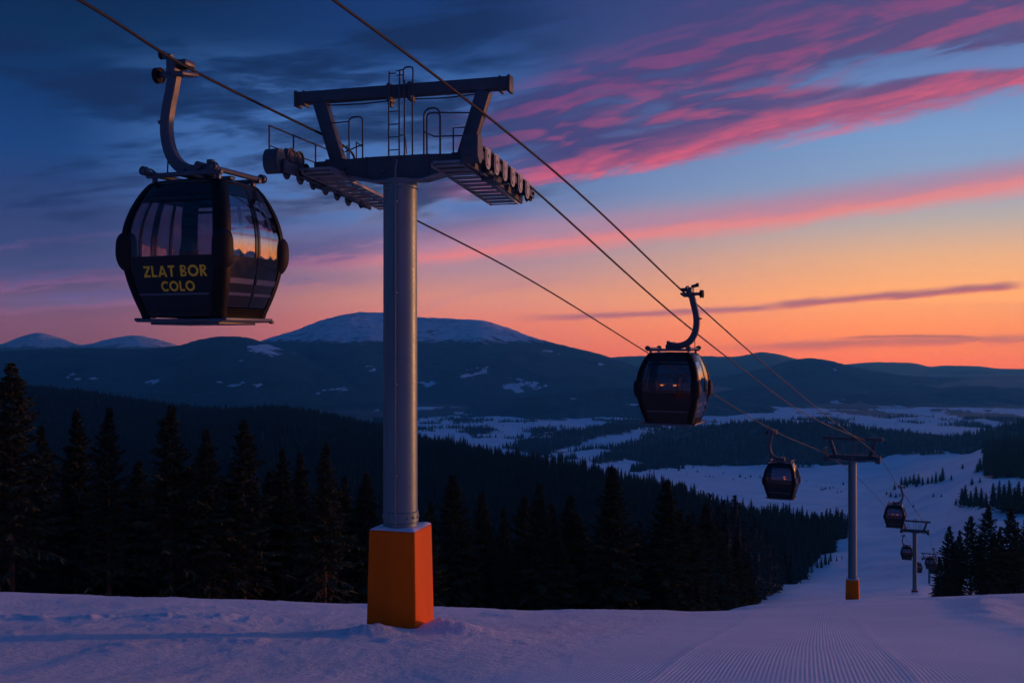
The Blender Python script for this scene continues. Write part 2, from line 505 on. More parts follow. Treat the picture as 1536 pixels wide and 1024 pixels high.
STRIPS = [[(762, 672), (800, 655), (890, 640), (960, 628), (1040, 622), (1030, 636), (985, 640), (900, 653), (840, 674), (815, 684)],
          [(885, 694), (985, 646), (1040, 640), (1075, 655), (1000, 674), (930, 690), (900, 698)],
          [(645, 631), (690, 627), (735, 631), (700, 635)], [(690, 645), (720, 640), (750, 648), (715, 652)], [(782, 646), (815, 640), (832, 648), (800, 653)],
          [(952, 708), (1000, 686), (1035, 668), (1075, 668), (1040, 692), (970, 710)],
          [(740, 618), (790, 604), (900, 606), (960, 612), (930, 622), (850, 622)], [(600, 622), (650, 612), (740, 606), (700, 616), (640, 628), (560, 640)],
          [(1240, 612), (1330, 618), (1400, 626), (1330, 626), (1260, 620)], [(1400, 612), (1536, 622), (1536, 634), (1440, 626)]]


def forest_mask(X, Y, Z):
    """1 where trees cover the ground"""
    ok = Y > 5
    Ys = np.where(ok, Y, 5.0)
    px = 768 + F * X / Ys; py = 512 - F * Z / Ys
    j = fbm(X / 14, Y / 14, 2, 71) * 3
    edge = np.interp(Ys, [e[0] for e in EDGE], [e[1] for e in EDGE])
    rd = np.interp(px, [e[0] for e in RIDGE], [e[1] for e in RIDGE])
    start = np.interp(px, [-500, 0, 600, 700, 1120], [42, 42, 46, 56, 62]) 
    m = (px < edge + j * 6) & (Ys > start) & (Ys < rd + 90)
    m |= (px > 1402) & (Ys > 97) & (Ys < 150) & (px < 2600)
    jx = fbm(X / 90, Y / 90, 3, 81) * 22; jy = fbm(X / 90, Y / 90, 3, 91) * 6
    far = (Ys > 1500)
    for p in STRIPS:
        m |= far & inpoly(p, px + jx, py + jy)
    m |= (px > 1478 + j * 5) & (py < 716 + jy) & (Ys > 700) & (Ys < 2600)
    m |= (Ys > 2300) & (Ys < 5200) & (fbm(X / 170, Y / 210, 4, 97) > .40)
    m |= (px < 585) & (Ys > 1500)
    m |= (Ys > 5600) & (fbm(X / 700, Y / 700, 3, 95) > -.5)
    return m & ok


# -- the sheet itself
az_f = np.linspace(-R(33), R(33), 560)
az_o = np.linspace(R(33), R(327), 130)[1:-1]
AZ = np.concatenate([az_f, az_o])
RR = np.concatenate([np.geomspace(1.2, 130, 330), np.geomspace(130, 19800, 331)[1:]])
A2, R2 = np.meshgrid(AZ, RR)
GX = (R2 * np.sin(A2)).ravel(); GY = (R2 * np.cos(A2)).ravel()
GZ = ground(GX, GY)
na, nr = len(AZ), len(RR)
idx = np.arange(na * nr).reshape(nr, na)
a = idx[:-1, :]; b = np.roll(idx, -1, 1)[:-1, :]; c = np.roll(idx, -1, 1)[1:, :]; d = idx[1:, :]
quads = np.stack([a.ravel(), b.ravel(), c.ravel(), d.ravel()], 1)
me = bpy.data.meshes.new('snow_ground')
nv = len(GX)
me.vertices.add(nv + 1)
co = np.empty((nv + 1, 3)); co[:nv, 0] = GX; co[:nv, 1] = GY; co[:nv, 2] = GZ; co[nv] = (0, 0, gz(0, 0))
me.vertices.foreach_set('co', co.ravel())
tri = np.stack([np.full(na, nv), np.roll(idx[0], -1), idx[0]], 1)
me.loops.add(quads.size + tri.size)
me.loops.foreach_set('vertex_index', np.concatenate([quads[:, ::-1].ravel(), tri[:, ::-1].ravel()]).astype(np.int32))
me.polygons.add(len(quads) + len(tri))
me.polygons.foreach_set('loop_start', np.concatenate([np.arange(len(quads)) * 4, len(quads) * 4 + np.arange(len(tri)) * 3]).astype(np.int32))
me.update(calc_edges=True)


def attr(me, name, vals):
    t = me.attributes.new(name, 'FLOAT', 'POINT')
    t.data.foreach_set('value', np.asarray(vals, np.float32))


fm = np.concatenate([forest_mask(GX, GY, GZ).astype(float), [0]])
gX, gY = co[:, 0], co[:, 1]
wind = .0012 * (gY - 14) ** 2 * np.exp(-gY / 60)
comb = (gX - .30 * gY - wind) * math.cos(math.atan(.30))
comb = comb + .02 * fbm(gX * .5, gY * .25, 3, 77) + np.where(comb > 1.1, .027, 0) + np.where(comb < -1.68, .031, 0)
groom = sstep(-6.0, -2.2, comb + .35 * fbm(gX * .4, gY * .08, 2, 13) * 2) * (1 - sstep(2.7, 3.6, comb + fbm(gX * .2, gY * .2, 2, 15))) * sstep(3, 6, gY) * (1 - sstep(42, 75, gY))
attr(me, 'forest', fm)
attr(me, 'groom', groom)
attr(me, 'comb', comb)
rough = (1 - .92 * sstep(-4.4, -2.2, comb) * (1 - sstep(3.2, 5.0, comb))) * (1 - .7 * sstep(60, 160, np.hypot(gX, gY)))
attr(me, 'rough', rough)
gro = link('snow_ground', me, M['snow'], None, False)
me.polygons.foreach_set('use_smooth', [True] * len(me.polygons))
tag(gro, 'snow covered hillside and valley, groomed in combed lines at the right', 'ground', kind='structure')


def hit(px, py, dmin=60, dmax=6000):
    """where the photo's point lies on the ground"""
    ds = np.geomspace(dmin, dmax, 900)
    X = (px - 768) / F * ds
    z = ground(X, ds)
    yy = 512 - F * z / ds
    k = np.where(yy <= py)[0]
    k = k[0] if len(k) else len(ds) - 1
    return Vector((X[k], ds[k], z[k]))


# ------------------------------------------------------------------ hills and mountains: solid ridges with a near and a far flank
SNOWPATCH = [(362, 575, 26, 6), (405, 526, 38, 9), (495, 586, 24, 5), (715, 556, 18, 6), (785, 577, 32, 7), (550, 617, 26, 6), (98, 560, 14, 4), (130, 566, 22, 4), (232, 574, 18, 4),
             (855, 600, 14, 3), (950, 607, 20, 3), (640, 575, 14, 4), (830, 530, 14, 4), (900, 547, 14, 4), (1250, 553, 10, 3), (1255, 602, 26, 4), (1320, 612, 34, 6), (1400, 622, 40, 6), (560, 552, 14, 4)]


def ridge(name, label, pts, front, backd, zb, ns=260, nt=70, rough=30, snowline=None, seed=1, p=1.25, jag=3.0, spur=.35, sbase=-.3):
    """pts: (photo column, row, metres) along the crest"""
    xs = np.array([q[0] for q in pts], float)
    ys = np.array([q[1] for q in pts], float); ds = np.array([q[2] for q in pts], float)
    s = np.linspace(xs[0], xs[-1], ns)
    yy, dd = pchip(xs, ys, s), pchip(xs, ds, s)
    zr = (512 - yy) / F * dd
    t = np.concatenate([np.linspace(-1, 0, int(nt * .75)), np.linspace(0, 1, int(nt * .25) + 1)[1:]])
    S, T = np.meshgrid(s, t)
    D0 = np.interp(S, s, dd); Z0 = np.interp(S, s, zr)
    D = D0 + np.where(T < 0, T * front, T * backd)
    X = (S - 768) / F * D
    base = zb - 20
    fall = np.abs(T) ** p
    Z = Z0 + (base - Z0) * (fall * .75 + .25 * sstep(0, 1, np.abs(T)))
    amp = rough * np.sin(np.clip(np.abs(T), 0, 1) * math.pi) ** .8
    L = max(200.0, front * .33)
    Z = Z + amp * (fbm(X / L, D / L, 5, seed) * 1.1 - spur * np.abs(fbm(X / (L * .6), D / (L * 1.6), 3, seed + 7)) * 2)
    Z = Z + jag * fbm(X / 28, D / 28, 3, seed + 3)
    verts = np.stack([X.ravel(), D.ravel(), Z.ravel()], 1)
    n = len(t)
    ix = np.arange(n * ns).reshape(n, ns)
    q = np.stack([ix[:-1, :-1].ravel(), ix[:-1, 1:].ravel(), ix[1:, 1:].ravel(), ix[1:, :-1].ravel()], 1)
    me = np_mesh(name, verts, q)
    PX = 768 + F * verts[:, 0] / verts[:, 1]; PY = 512 - F * verts[:, 2] / verts[:, 1]
    sn = np.full(len(verts), sbase)
    if snowline is not None:
        lo, hi = snowline
        sn = np.maximum(sn, -.35 + .94 * sstep(lo, hi, verts[:, 2]))
    for (cx, cy, rx, ry) in SNOWPATCH:
        jx_ = fbm(verts[:, 0] / 110, verts[:, 2] / 30, 4, 5); jy_ = fbm(verts[:, 0] / 110, verts[:, 2] / 30, 4, 6)
        e = np.sqrt(((PX - cx) / (rx * 1.25) + jx_ * 1.6) ** 2 + ((PY - cy) / (ry * 1.25) + jy_ * 1.6 - .5 * (PX - cx) / rx * ((cx * 7) % 3 - 1)) ** 2)
        sn = np.maximum(sn, -.3 + 1.0 * (1 - sstep(.0, 1.5, e)))
    attr(me, 'snow', sn)
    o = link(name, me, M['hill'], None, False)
    me.polygons.foreach_set('use_smooth', [True] * len(me.polygons))
    tag(o, label, name.replace('_', ' ').split()[-1], kind='structure')
    return X, D, Z


H1 = ridge('forest_hill', 'dark forested hill rising behind the second pylon', [(930, 693, 2300), (1000, 670, 2500), (1050, 652, 2800), (1100, 638, 3000), (1170, 635, 3000), (1260, 639, 2900), (1330, 651, 2800),
           (1400, 659, 2700), (1450, 655, 2500), (1500, 645, 2300), (1560, 632, 2200), (1750, 610, 2100), (2100, 600, 2100)], 900, 700, -296, 300, 60, 14, seed=3, jag=1.5)
ridge('valley_hill', 'low dark hill between the snowy valley fields and the big mountain', [(690, 618, 5300), (740, 604, 5300), (800, 594, 5200), (860, 586, 5200), (930, 581, 5300), (1000, 587, 5300), (1060, 594, 5300), (1120, 604, 5300), (1180, 616, 5300)],
      700, 900, -372, 220, 50, 30, seed=5, jag=4)
ridge('blue_hill', 'rolling blue hill behind the right snow fields', [(960, 612, 6600), (1040, 595, 6600), (1100, 584, 6600), (1176, 576, 6600), (1233, 587, 6600), (1299, 589, 6700), (1346, 585, 6800), (1382, 589, 6800), (1449, 582, 6900),
      (1498, 584, 6900), (1536, 587, 6900), (1640, 578, 7000), (1800, 590, 7000), (2100, 580, 7000)], 1500, 1500, -385, 320, 60, 40, seed=8, jag=5)
ridge('round_hill', 'rounded blue hill at the middle of the right horizon', [(930, 604, 9500), (1000, 588, 9400), (1060, 573, 9300), (1100, 562, 9200), (1150, 551, 9100), (1193, 539, 9000), (1216, 537, 9000), (1246, 541, 9000), (1276, 549, 9100),
      (1332, 561, 9200), (1382, 569, 9300), (1432, 577, 9400), (1500, 588, 9500), (1600, 600, 9500)], 2200, 2000, -388, 260, 60, 50, seed=12, jag=6)
ridge('far_hill', 'pale far hill on the horizon behind the second gondola', [(800, 560, 14000), (870, 546, 14000), (926, 535, 14000), (1000, 533, 14000), (1060, 534, 14000), (1100, 535, 14000), (1120, 532, 14000), (1143, 528, 14000), (1166, 531, 14000), (1190, 537, 14000),
      (1240, 549, 14000), (1300, 560, 14000)], 3000, 2500, -480, 220, 50, 60, seed=15, jag=7)
ridge('far_ridge', 'long pale ridge on the far right horizon', [(1180, 562, 16500), (1230, 551, 16500), (1273, 546, 16500), (1316, 543, 16500), (1366, 544, 16500), (1399, 550, 16500), (1419, 549, 16500), (1465, 549, 16500), (1490, 552, 16500), (1536, 555, 16500),
      (1650, 550, 16500), (1850, 558, 16500), (2300, 552, 16500)], 3200, 2500, -500, 260, 50, 60, seed=18, jag=7)
ridge('big_mountain', 'broad mountain with a snowy bald top and forested flanks', [(150, 580, 9200), (230, 555, 9200), (300, 530, 9300), (350, 520, 9300), (385, 513, 9400), (400, 508, 9400), (440, 496, 9500), (480, 481, 9500), (510, 473, 9500), (545, 468, 9600),
      (575, 469, 9600), (625, 475, 9600), (680, 478, 9600), (720, 480, 9500), (760, 491, 9500), (800, 506, 9400), (850, 519, 9300), (900, 531, 9200), (930, 541, 9200), (960, 551, 9100), (1000, 563, 9100), (1060, 580, 9000), (1130, 602, 9000)],
      3900, 3000, -385, 640, 170, 140, (-150, 50), seed=22, p=1.0, jag=6, spur=.8, sbase=.17)
ridge('dark_ridge', 'dark forested ridge at the left below the snowy peaks', [(-700, 530, 7600), (-400, 520, 7600), (-150, 528, 7600), (0, 526, 7600), (61, 524, 7600), (131, 522, 7600), (200, 524, 7600), (234, 522, 7500), (267, 518, 7500), (300, 509, 7400), (342, 504, 7400),
      (370, 506, 7300), (395, 514, 7300), (440, 530, 7200), (500, 552, 7000), (560, 575, 6900), (640, 600, 6800)], 2300, 1500, -380, 360, 90, 80, seed=27, p=1.05, jag=5, sbase=.14)
ridge('snowy_peak', 'pair of low snowy peaks on the far left horizon', [(-500, 520, 13500), (-250, 508, 13500), (-60, 522, 13500), (0, 516, 13500), (28, 506, 13500), (58, 499, 13500), (89, 506, 13500), (122, 517, 13500), (136, 515, 13500), (164, 508, 13500), (201, 503, 13500), (234, 508, 13500),
      (267, 518, 13500), (330, 540, 13500), (400, 560, 13500)], 2500, 2500, -470, 240, 60, 60, (-190, -40), seed=31, jag=6)

# hills that ring the rest of the horizon, outside the photo
azr = np.linspace(R(40), R(320), 180)
tt = np.linspace(-1, 1, 16)
AA, TT = np.meshgrid(azr, tt)
rad = 13000 + TT * 3500
zz = -400 + (380 + 160 * fbm(AA * 6, AA * 0 + 3, 3, 44)) * np.cos(TT * math.pi / 2) ** 1.2
vs = np.stack([(rad * np.sin(AA)).ravel(), (rad * np.cos(AA)).ravel(), zz.ravel()], 1)
ix = np.arange(vs.shape[0]).reshape(len(tt), len(azr))
rm = np_mesh('horizon_hills', vs, np.stack([ix[:-1, :-1].ravel(), ix[:-1, 1:].ravel(), ix[1:, 1:].ravel(), ix[1:, :-1].ravel()], 1))
attr(rm, 'snow', np.full(len(vs), -.3))
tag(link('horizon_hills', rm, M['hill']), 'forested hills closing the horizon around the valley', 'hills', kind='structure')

# an added range out of view, shaped to shade the valley and far hills
yv = np.linspace(2500, 14500, 160)
tt = np.linspace(-1, 1, 40)
YY, TT = np.meshgrid(yv, tt)
hgt = 880 * sstep(3700, 4500, YY) * (1 - sstep(12800, 14400, YY)) * (1 + .2 * fbm(YY / 900, TT * 2, 4, 55)) + 120
zz = -410 + hgt * np.clip(np.cos(TT * math.pi / 2), 0, 1) ** 1.3 * (1 + .25 * fbm(YY / 600, TT * 3, 4, 56))
vs = np.stack([(9900 + TT * 1900 + 300 * fbm(YY / 2500, YY * 0, 2, 57)).ravel(), YY.ravel(), zz.ravel()], 1)
ix = np.arange(vs.shape[0]).reshape(len(tt), len(yv))
rm = np_mesh('shade_range', vs, np.stack([ix[:-1, :-1].ravel(), ix[:-1, 1:].ravel(), ix[1:, 1:].ravel(), ix[1:, :-1].ravel()], 1))
attr(rm, 'snow', np.where(vs[:, 2] > 250, .2, -.3))
tag(link('shade_range', rm, M['hill']), 'unseen range added on the right to shade the valley', 'mountains', kind='structure')

# ------------------------------------------------------------------ trees
def spruce(h, rmax, seed, levels=46, per=6, twigs=11, bare=.28, tw=.055, droop=.25, full=True):
    """(trunk MB, crown MB) of a spruce: whorls of branches, each carrying narrow sprays"""
    rg = random.Random(seed)
    tr, cr = MB(), MB()
    bend = [(rg.uniform(-.03, .03), rg.uniform(-.03, .03)) for _ in range(8)]
    path = [(bend[i][0] * (i / 7) * 3, bend[i][1] * (i / 7) * 3, h * i / 7 - (.4 if i == 0 else 0)) for i in range(8)]
    r0 = h * .0125
    tr.tube(path, [r0 * (1 - .93 * i / 7) for i in range(8)], 8 if full else 5)
    def axis(z):
        q = max(0, min(6.999, z / h * 7)); i = int(q); f = q - i
        return Vector((path[i][0] * (1 - f) + path[i + 1][0] * f, path[i][1] * (1 - f) + path[i + 1][1] * f, z))
    cv, cf = cr.v, cr.f
    def spray(p, d, ln, w):
        side = d.cross(Vector((0, 0, 1)))
        if side.length < .05: side = Vector((1, 0, 0))
        side = (side.normalized() + Vector((0, 0, rg.uniform(-.8, .8)))).normalized() * w
        m = p + d * ln * .45
        b = len(cv)
        cv.extend([tuple(p), tuple(m + side), tuple(p + d * ln + Vector((0, 0, -ln * .12))), tuple(m - side)])
        cf.append((b, b + 1, b + 2, b + 3))
    for L in range(levels):
        u = L / (levels - 1)
        zf = bare * .35 + (1 - bare * .35) * u ** .95
        z = zf * h * .985
        factor = 1.0 if zf > bare else (.10 + .75 * max(0, zf / bare - .45) / .55)
        rr = rmax * (1 - zf) ** .82 * (1 if zf > bare else .9) + .05
        lump = 1 + .26 * math.sin(L * 1.7 + seed) * (1 if full else .6)
        n = per if zf < .9 else max(4, per - 2)
        a0 = rg.uniform(0, 6.28)
        for k in range(n):
            if rg.random() < .10: continue
            a = a0 + 6.28 * k / n + rg.uniform(-.35, .35)
            ln = rr * lump * rg.uniform(.5, 1.22)
            up = .75 * zf ** 2 - droop * (1 - zf) * 1.3 + rg.uniform(-.1, .1)
            d = Vector((math.cos(a), math.sin(a), up)).normalized()
            base = axis(z + rg.uniform(-.5, .5) * h / levels)
            steps = 4
            pts = [base]
            for s in range(1, steps + 1):
                t = s / steps
                pts.append(base + d * ln * t + Vector((0, 0, ln * (.16 * t * t * (1 if zf > .3 else .3) - .10 * t))))
            if full and (zf < .75):
                b0 = max(.006, .022 * (1 - zf) * h / 10)
                (tr if zf < bare * 1.15 else cr).tube(pts, [b0, b0 * .8, b0 * .6, b0 * .4, b0 * .2], 3, False)
            m = max(2, int(twigs * min(1, .35 + ln / rmax) * factor))
            for j in range(m):
                t = .16 + .84 * (j + rg.random()) / m
                q = t * steps; i = min(steps - 1, int(q)); f = q - i
                p = pts[i].lerp(pts[i + 1], f)
                for sd in (-1, 1):
                    ang = a + sd * rg.uniform(.45, 1.05)
                    dd = Vector((math.cos(ang), math.sin(ang), d.z * .4 - rg.uniform(.05, .5))).normalized()
                    spray(p, dd, (rg.uniform(.26, .5) * (1.15 - .55 * t)) * (.35 + .65 * ln / rmax) * rmax * .62, tw * rg.uniform(.7, 1.4))
            spray(pts[-2], (pts[-1] - pts[-2]).normalized(), ln * .38, tw * 1.3)
    # leader
    for k in range(8):
        a = rg.uniform(0, 6.28)
        spray(axis(h * (.93 + .008 * k)), Vector((math.cos(a) * .5, math.sin(a) * .5, .9)).normalized(), h * .03, tw * .6)
    spray(axis(h * .96), Vector((.05, .05, 1)).normalized(), h * .06, tw * .7)
    return tr, cr


def raw(mb, name):
    me = bpy.data.meshes.new(name); me.from_pydata(mb.v, [], mb.f); return me


near_src = []
for k, (h, r_, bare, lv) in enumerate([(10, 2.5, .44, 40), (10, 2.1, .38, 44), (10, 2.0, .48, 42), (10, 2.3, .22, 46), (10, 2.5, .12, 46)]):
    tr, cr = spruce(h, r_, 100 + k, lv, 8, 21, bare, .075, [.22, .3, .15, .28, .32][k])
    tm, cm = raw(tr, 'trunk'), raw(cr, 'crown')
    tm.materials.append(M['bark']); cm.materials.append(M['needle'])
    tm.polygons.foreach_set('use_smooth', [True] * len(tm.polygons))
    near_src.append((tm, cm))


def plant(name, loc, kind, s, rz, label, group, cat='spruce'):
    e = empty(name, loc, rz)
    e.scale = (s * random.uniform(.92, 1.1), s * random.uniform(.92, 1.1), s)
    tag(e, label, cat, group)
    for nm, me_ in zip(('trunk', 'crown'), near_src[kind]):
        o = bpy.data.objects.new(nm, me_); COL.objects.link(o); o.parent = e
    return e


# the front row at the left, each named by what it stands next to (photo column, row of its tip, distance, shape)
ROW = [
    (18, 545, 44, 0, 'tallest spruce, at the left edge of the photo, with snow-dusted bare lower branches', 1.0),
    (-40, 600, 47, 3, 'spruce cut off by the left edge, behind the tallest spruce', 1.0),
    (62, 640, 52, 2, 'slim spruce close behind the right side of the tallest spruce', 1.0),
    (114, 614, 50, 1, 'narrow spruce with blunt crown, second tip from the left edge', 1.0),
    (163, 612, 46, 2, 'straight spruce with long bare reddish trunk, left of the near gondola', 1.0),
    (205, 690, 55, 3, 'short spruce in the gap under the left corner of the near gondola', 1.0),
    (256, 608, 47, 0, 'pointed spruce with loose ragged branches, under the near gondola', 1.0),
    (311, 643, 47, 1, 'spruce under the right half of the near gondola, lower than the ragged one', 1.0),
    (366, 630, 48, 0, 'pointed spruce just right of the near gondola, with spreading top', 1.0),
    (404, 705, 54, 4, 'short bushy spruce right behind the spreading spruce', 1.0),
    (424, 674, 51, 2, 'left one of two slim close-standing spruces left of the near pylon', 1.0),
    (452, 680, 53, 1, 'right one of two slim close-standing spruces left of the near pylon', 1.0),
    (487, 664, 46, 1, 'spruce with a tall bare lower trunk, nearest on the left of the pylon column', 1.0),
    (517, 715, 55, 2, 'small dark spruce between the bare-trunked spruce and the pylon', 1.0),
    (551, 708, 51, 3, 'spruce tip touching the left side of the near pylon column', 1.0),
    (645, 752, 62, 1, 'low spruce beside the right edge of the near pylon column', 1.0),
    (681, 710, 58, 3, 'tallest spruce right of the near pylon, with a thin pale trunk', 1.0),
    (722, 738, 62, 2, 'second spruce from the right of the near pylon, behind the tallest one there', 1.0),
    (757, 762, 70, 1, 'thin spruce in the dip between two wider ones right of the near pylon', 1.0),
    (786, 744, 64, 0, 'wide spruce in the middle of the front row right of the pylon', 1.0),
    (829, 754, 66, 3, 'spruce below the left end of the second gondola view, rounded crown', 1.0),
    (866, 785, 74, 1, 'lower spruce on the descending part of the front row', 1.0),
    (902, 788, 72, 2, 'slender spruce on the descending part of the front row', 1.0),
    (943, 800, 72, 3, 'full spruce below the second gondola', 1.0),
    (978, 815, 78, 4, 'bushy spruce below the right side of the second gondola', 1.0),
    (1018, 822, 80, 1, 'small spruce between the second and third gondola, at the foot of the dark slope', 1.0),
    (1052, 836, 84, 3, 'last but one spruce of the front row before the piste', 1.0),
    (1086, 856, 90, 0, 'last spruce of the front row, beside the snowy piste edge', 1.0),
]
for (px, py, d_, kind, label, _) in ROW:
    x = (px - 768) / F * d_
    z = gz(x, d_)
    top = (512 - py) / F * d_
    plant('spruce_tree', (x, d_, z - .1), kind, (top - z + .1) / 10.0, random.uniform(0, 6.28), label, 'spruces in a row below the snow crest')

RIGHT = [
    (1423, 788, 98, 3, 'leftmost and lowest spruce of the right-hand clump'),
    (1440, 795, 106, 1, 'thin spruce between the first two tips of the right-hand clump'),
    (1456, 774, 100, 0, 'ragged spruce, second big one of the right-hand clump'),
    (1482, 757, 99, 4, 'tallest spruce of the right-hand clump, with upswept pointed top'),
    (1500, 790, 104, 2, 'short spruce in the notch between the two highest of the right-hand clump'),
    (1517, 760, 100, 4, 'broad spruce right of the tallest in the right-hand clump'),
    (1541, 768, 103, 3, 'spruce cut by the right edge of the photo'),
    (1470, 800, 108, 1, 'hidden low spruce behind the ragged one in the right-hand clump'),
    (1409, 834, 101, 4, 'small bushy spruce at the left foot of the right-hand clump'),
    (1432, 812, 103, 4, 'low bushy spruce between the two leftmost tips of the right-hand clump'),
    (1492, 800, 101, 3, 'wide low spruce right under the tallest tip of the right-hand clump'),
    (1527, 790, 106, 1, 'slim spruce between the broad one and the one cut by the right edge'),
]
for (px, py, d_, kind, label) in RIGHT:
    x = (px - 768) / F * d_
    z = gz(x, d_); top = (512 - py) / F * d_
    plant('spruce_tree', (x, d_, z - .2), kind, (top - z + .2) / 10.0, random.uniform(0, 6.28), label, 'spruces in the clump on the right')

# far trees: one mesh each, too small in the photo to show parts
far_mesh = []
for k, (r_, lv, per, tw_) in enumerate([(2.0, 18, 7, 4), (1.75, 19, 7, 4), (2.25, 17, 7, 4)]):
    tr, cr = spruce(10, r_, 300 + k, lv, per, tw_, .02, .24, .3, False)
    rg = random.Random(k)
    rings = []
    for i in range(9):
        z = .5 + 9.1 * i / 8
        rings.append([(r_ * .5 * (1 - i / 8.3) ** .85 * rg.uniform(.75, 1.25) * math.cos(j * 1.0472 + i * .5), r_ * .5 * (1 - i / 8.3) ** .85 * rg.uniform(.75, 1.25) * math.sin(j * 1.0472 + i * .5), z + rg.uniform(-.25, .25)) for j in range(6)])
    cr.add([p for q in rings for p in q], [(i * 6 + j, i * 6 + (j + 1) % 6, (i + 1) * 6 + (j + 1) % 6, (i + 1) * 6 + j) for i in range(8) for j in range(6)])
    n0 = len(tr.f)
    tr.add(cr.v, cr.f)
    fmh = raw(tr, 'far_spruce')
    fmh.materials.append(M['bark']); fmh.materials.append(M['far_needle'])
    fmh.polygons.foreach_set('material_index', [0] * n0 + [1] * (len(tr.f) - n0))
    far_mesh.append(fmh)
SRC = []


def far_tree(px, d_, h, label, group, py=None, name='spruce_tree', cat='spruce', sq=1.0):
    if py is not None:
        p = hit(px, py); 
    else:
        x = (px - 768) / F * d_; p = Vector((x, d_, gz(x, d_)))
    k = random.randrange(3)
    o = bpy.data.objects.new(name, far_mesh[k]); COL.objects.link(o)
    o.location = p - Vector((0, 0, .3)); s = h / 10
    w = random.uniform(.85, 1.2) * sq
    o.scale = (s * w, s * w, s); o.rotation_euler = (0, 0, random.uniform(0, 6.28))
    tag(o, label, cat, group)
    if len(SRC) <= k or all(q.data != far_mesh[k] for q in SRC): SRC.append(o)
    return o


# along the edge of the piste at the end of the dark slope
G = 'spruces along the piste edge of the dark slope'
for k in range(46):
    t = k / 45
    d_ = 240 + 440 * t ** .8
    e = np.interp(d_, [q[0] for q in EDGE], [q[1] for q in EDGE])
    far_tree(e - random.uniform(0, 14) - 2, d_, random.uniform(8.5, 15.5), 'spruce at the border of the dark wooded slope and the snowy piste', G)
G = 'young spruces straying onto the piste'
for (px, py, h) in ((1238, 848, 9), (1246, 842, 8), (1232, 852, 7), (1243, 846, 5), (1255, 842, 4), (1263, 838, 3), (1226, 852, 6), (1218, 858, 5)):
    far_tree(px, 0, h * .8, 'small spruce standing clear of the dark slope, on the snow left of the second pylon', G, py)
G = 'spruces in the clump on the snowy slope at right'
for (px, py, h) in ((1443, 757, 12), (1448, 759, 14.5), (1456, 760, 11), (1464, 760, 13.5), (1472, 761, 12), (1479, 760, 9), (1490, 760, 13), (1499, 763, 15), (1506, 766, 14), (1514, 767, 16), (1522, 768, 13), (1528, 768, 15.5), (1536, 769, 14), (1434, 757, 5), (1544, 768, 14), (1552, 770, 15)):
    far_tree(px, 0, h, 'spruce of the clump on the snowy slope above the right-hand spruces', G, py, sq=1.75)
G = 'spruces in the small wood behind the second pylon'
for (px, py, h) in ((1342, 735, 12), (1352, 727, 14), (1358, 728, 15), (1365, 726, 13), (1371, 727, 15), (1378, 726, 14), (1384, 728, 10), (1392, 726, 9), (1398, 725, 11), (1404, 724, 13), (1410, 722, 9), (1414, 720, 15), (1427, 721, 6), (1361, 731, 9), (1375, 730, 10), (1444, 703, 7)):
    far_tree(px, 0, h, 'spruce of the loose small wood on the snow right of the second pylon', G, py, sq=1.7)
G = 'spruces at the top of the right snowy slope'
for (px, py, h) in ((1470, 706, 13), (1476, 705, 15), (1483, 704, 14), (1466, 708, 9), (1490, 708, 16), (1497, 710, 15), (1503, 712, 14), (1510, 714, 16), (1517, 715, 14), (1524, 716, 15), (1531, 716, 15), (1538, 718, 15)):
    far_tree(px, 0, h, 'spruce at the ragged wood edge on top of the right snowy slope', G, py, sq=1.7)
G = 'scattered bushes and little trees on the valley snow'
for (px, py, h) in ((1232, 735, 6), (1238, 734, 5), (1245, 733, 5), (1250, 732, 4), (1256, 739, 4), (1262, 738, 4), (1235, 736, 4), (1265, 727, 7), (1110, 716, 8), (1118, 718, 5), (1126, 716, 7), (1018, 706, 9), (1046, 708, 6), (1058, 715, 4), (1064, 716, 5), (1070, 716, 4), (1030, 711, 4),
                    (1040, 702, 5), (880, 676, 9), (897, 673, 6), (862, 680, 5), (1330, 742, 6), (1336, 745, 7), (1344, 746, 6), (1350, 745, 5), (1400, 746, 4), (1412, 745, 3), (1470, 724, 5), (1458, 727, 6), (1085, 711, 5), (1100, 720, 4), (1175, 722, 5), (1140, 716, 5), (1370, 761, 3), (1296, 742, 3), (1210, 722, 4), (1000, 704, 5), (975, 708, 6),
                    (660, 645, 6), (680, 652, 5), (755, 640, 6), (840, 655, 6), (760, 655, 5), (735, 648, 6), (700, 640, 6), (800, 636, 6), (860, 642, 7)):
    far_tree(px, 0, h, 'dark bush or stunted tree dotted on the open valley snow', G, py, 'small_tree', 'tree', sq=2.2)

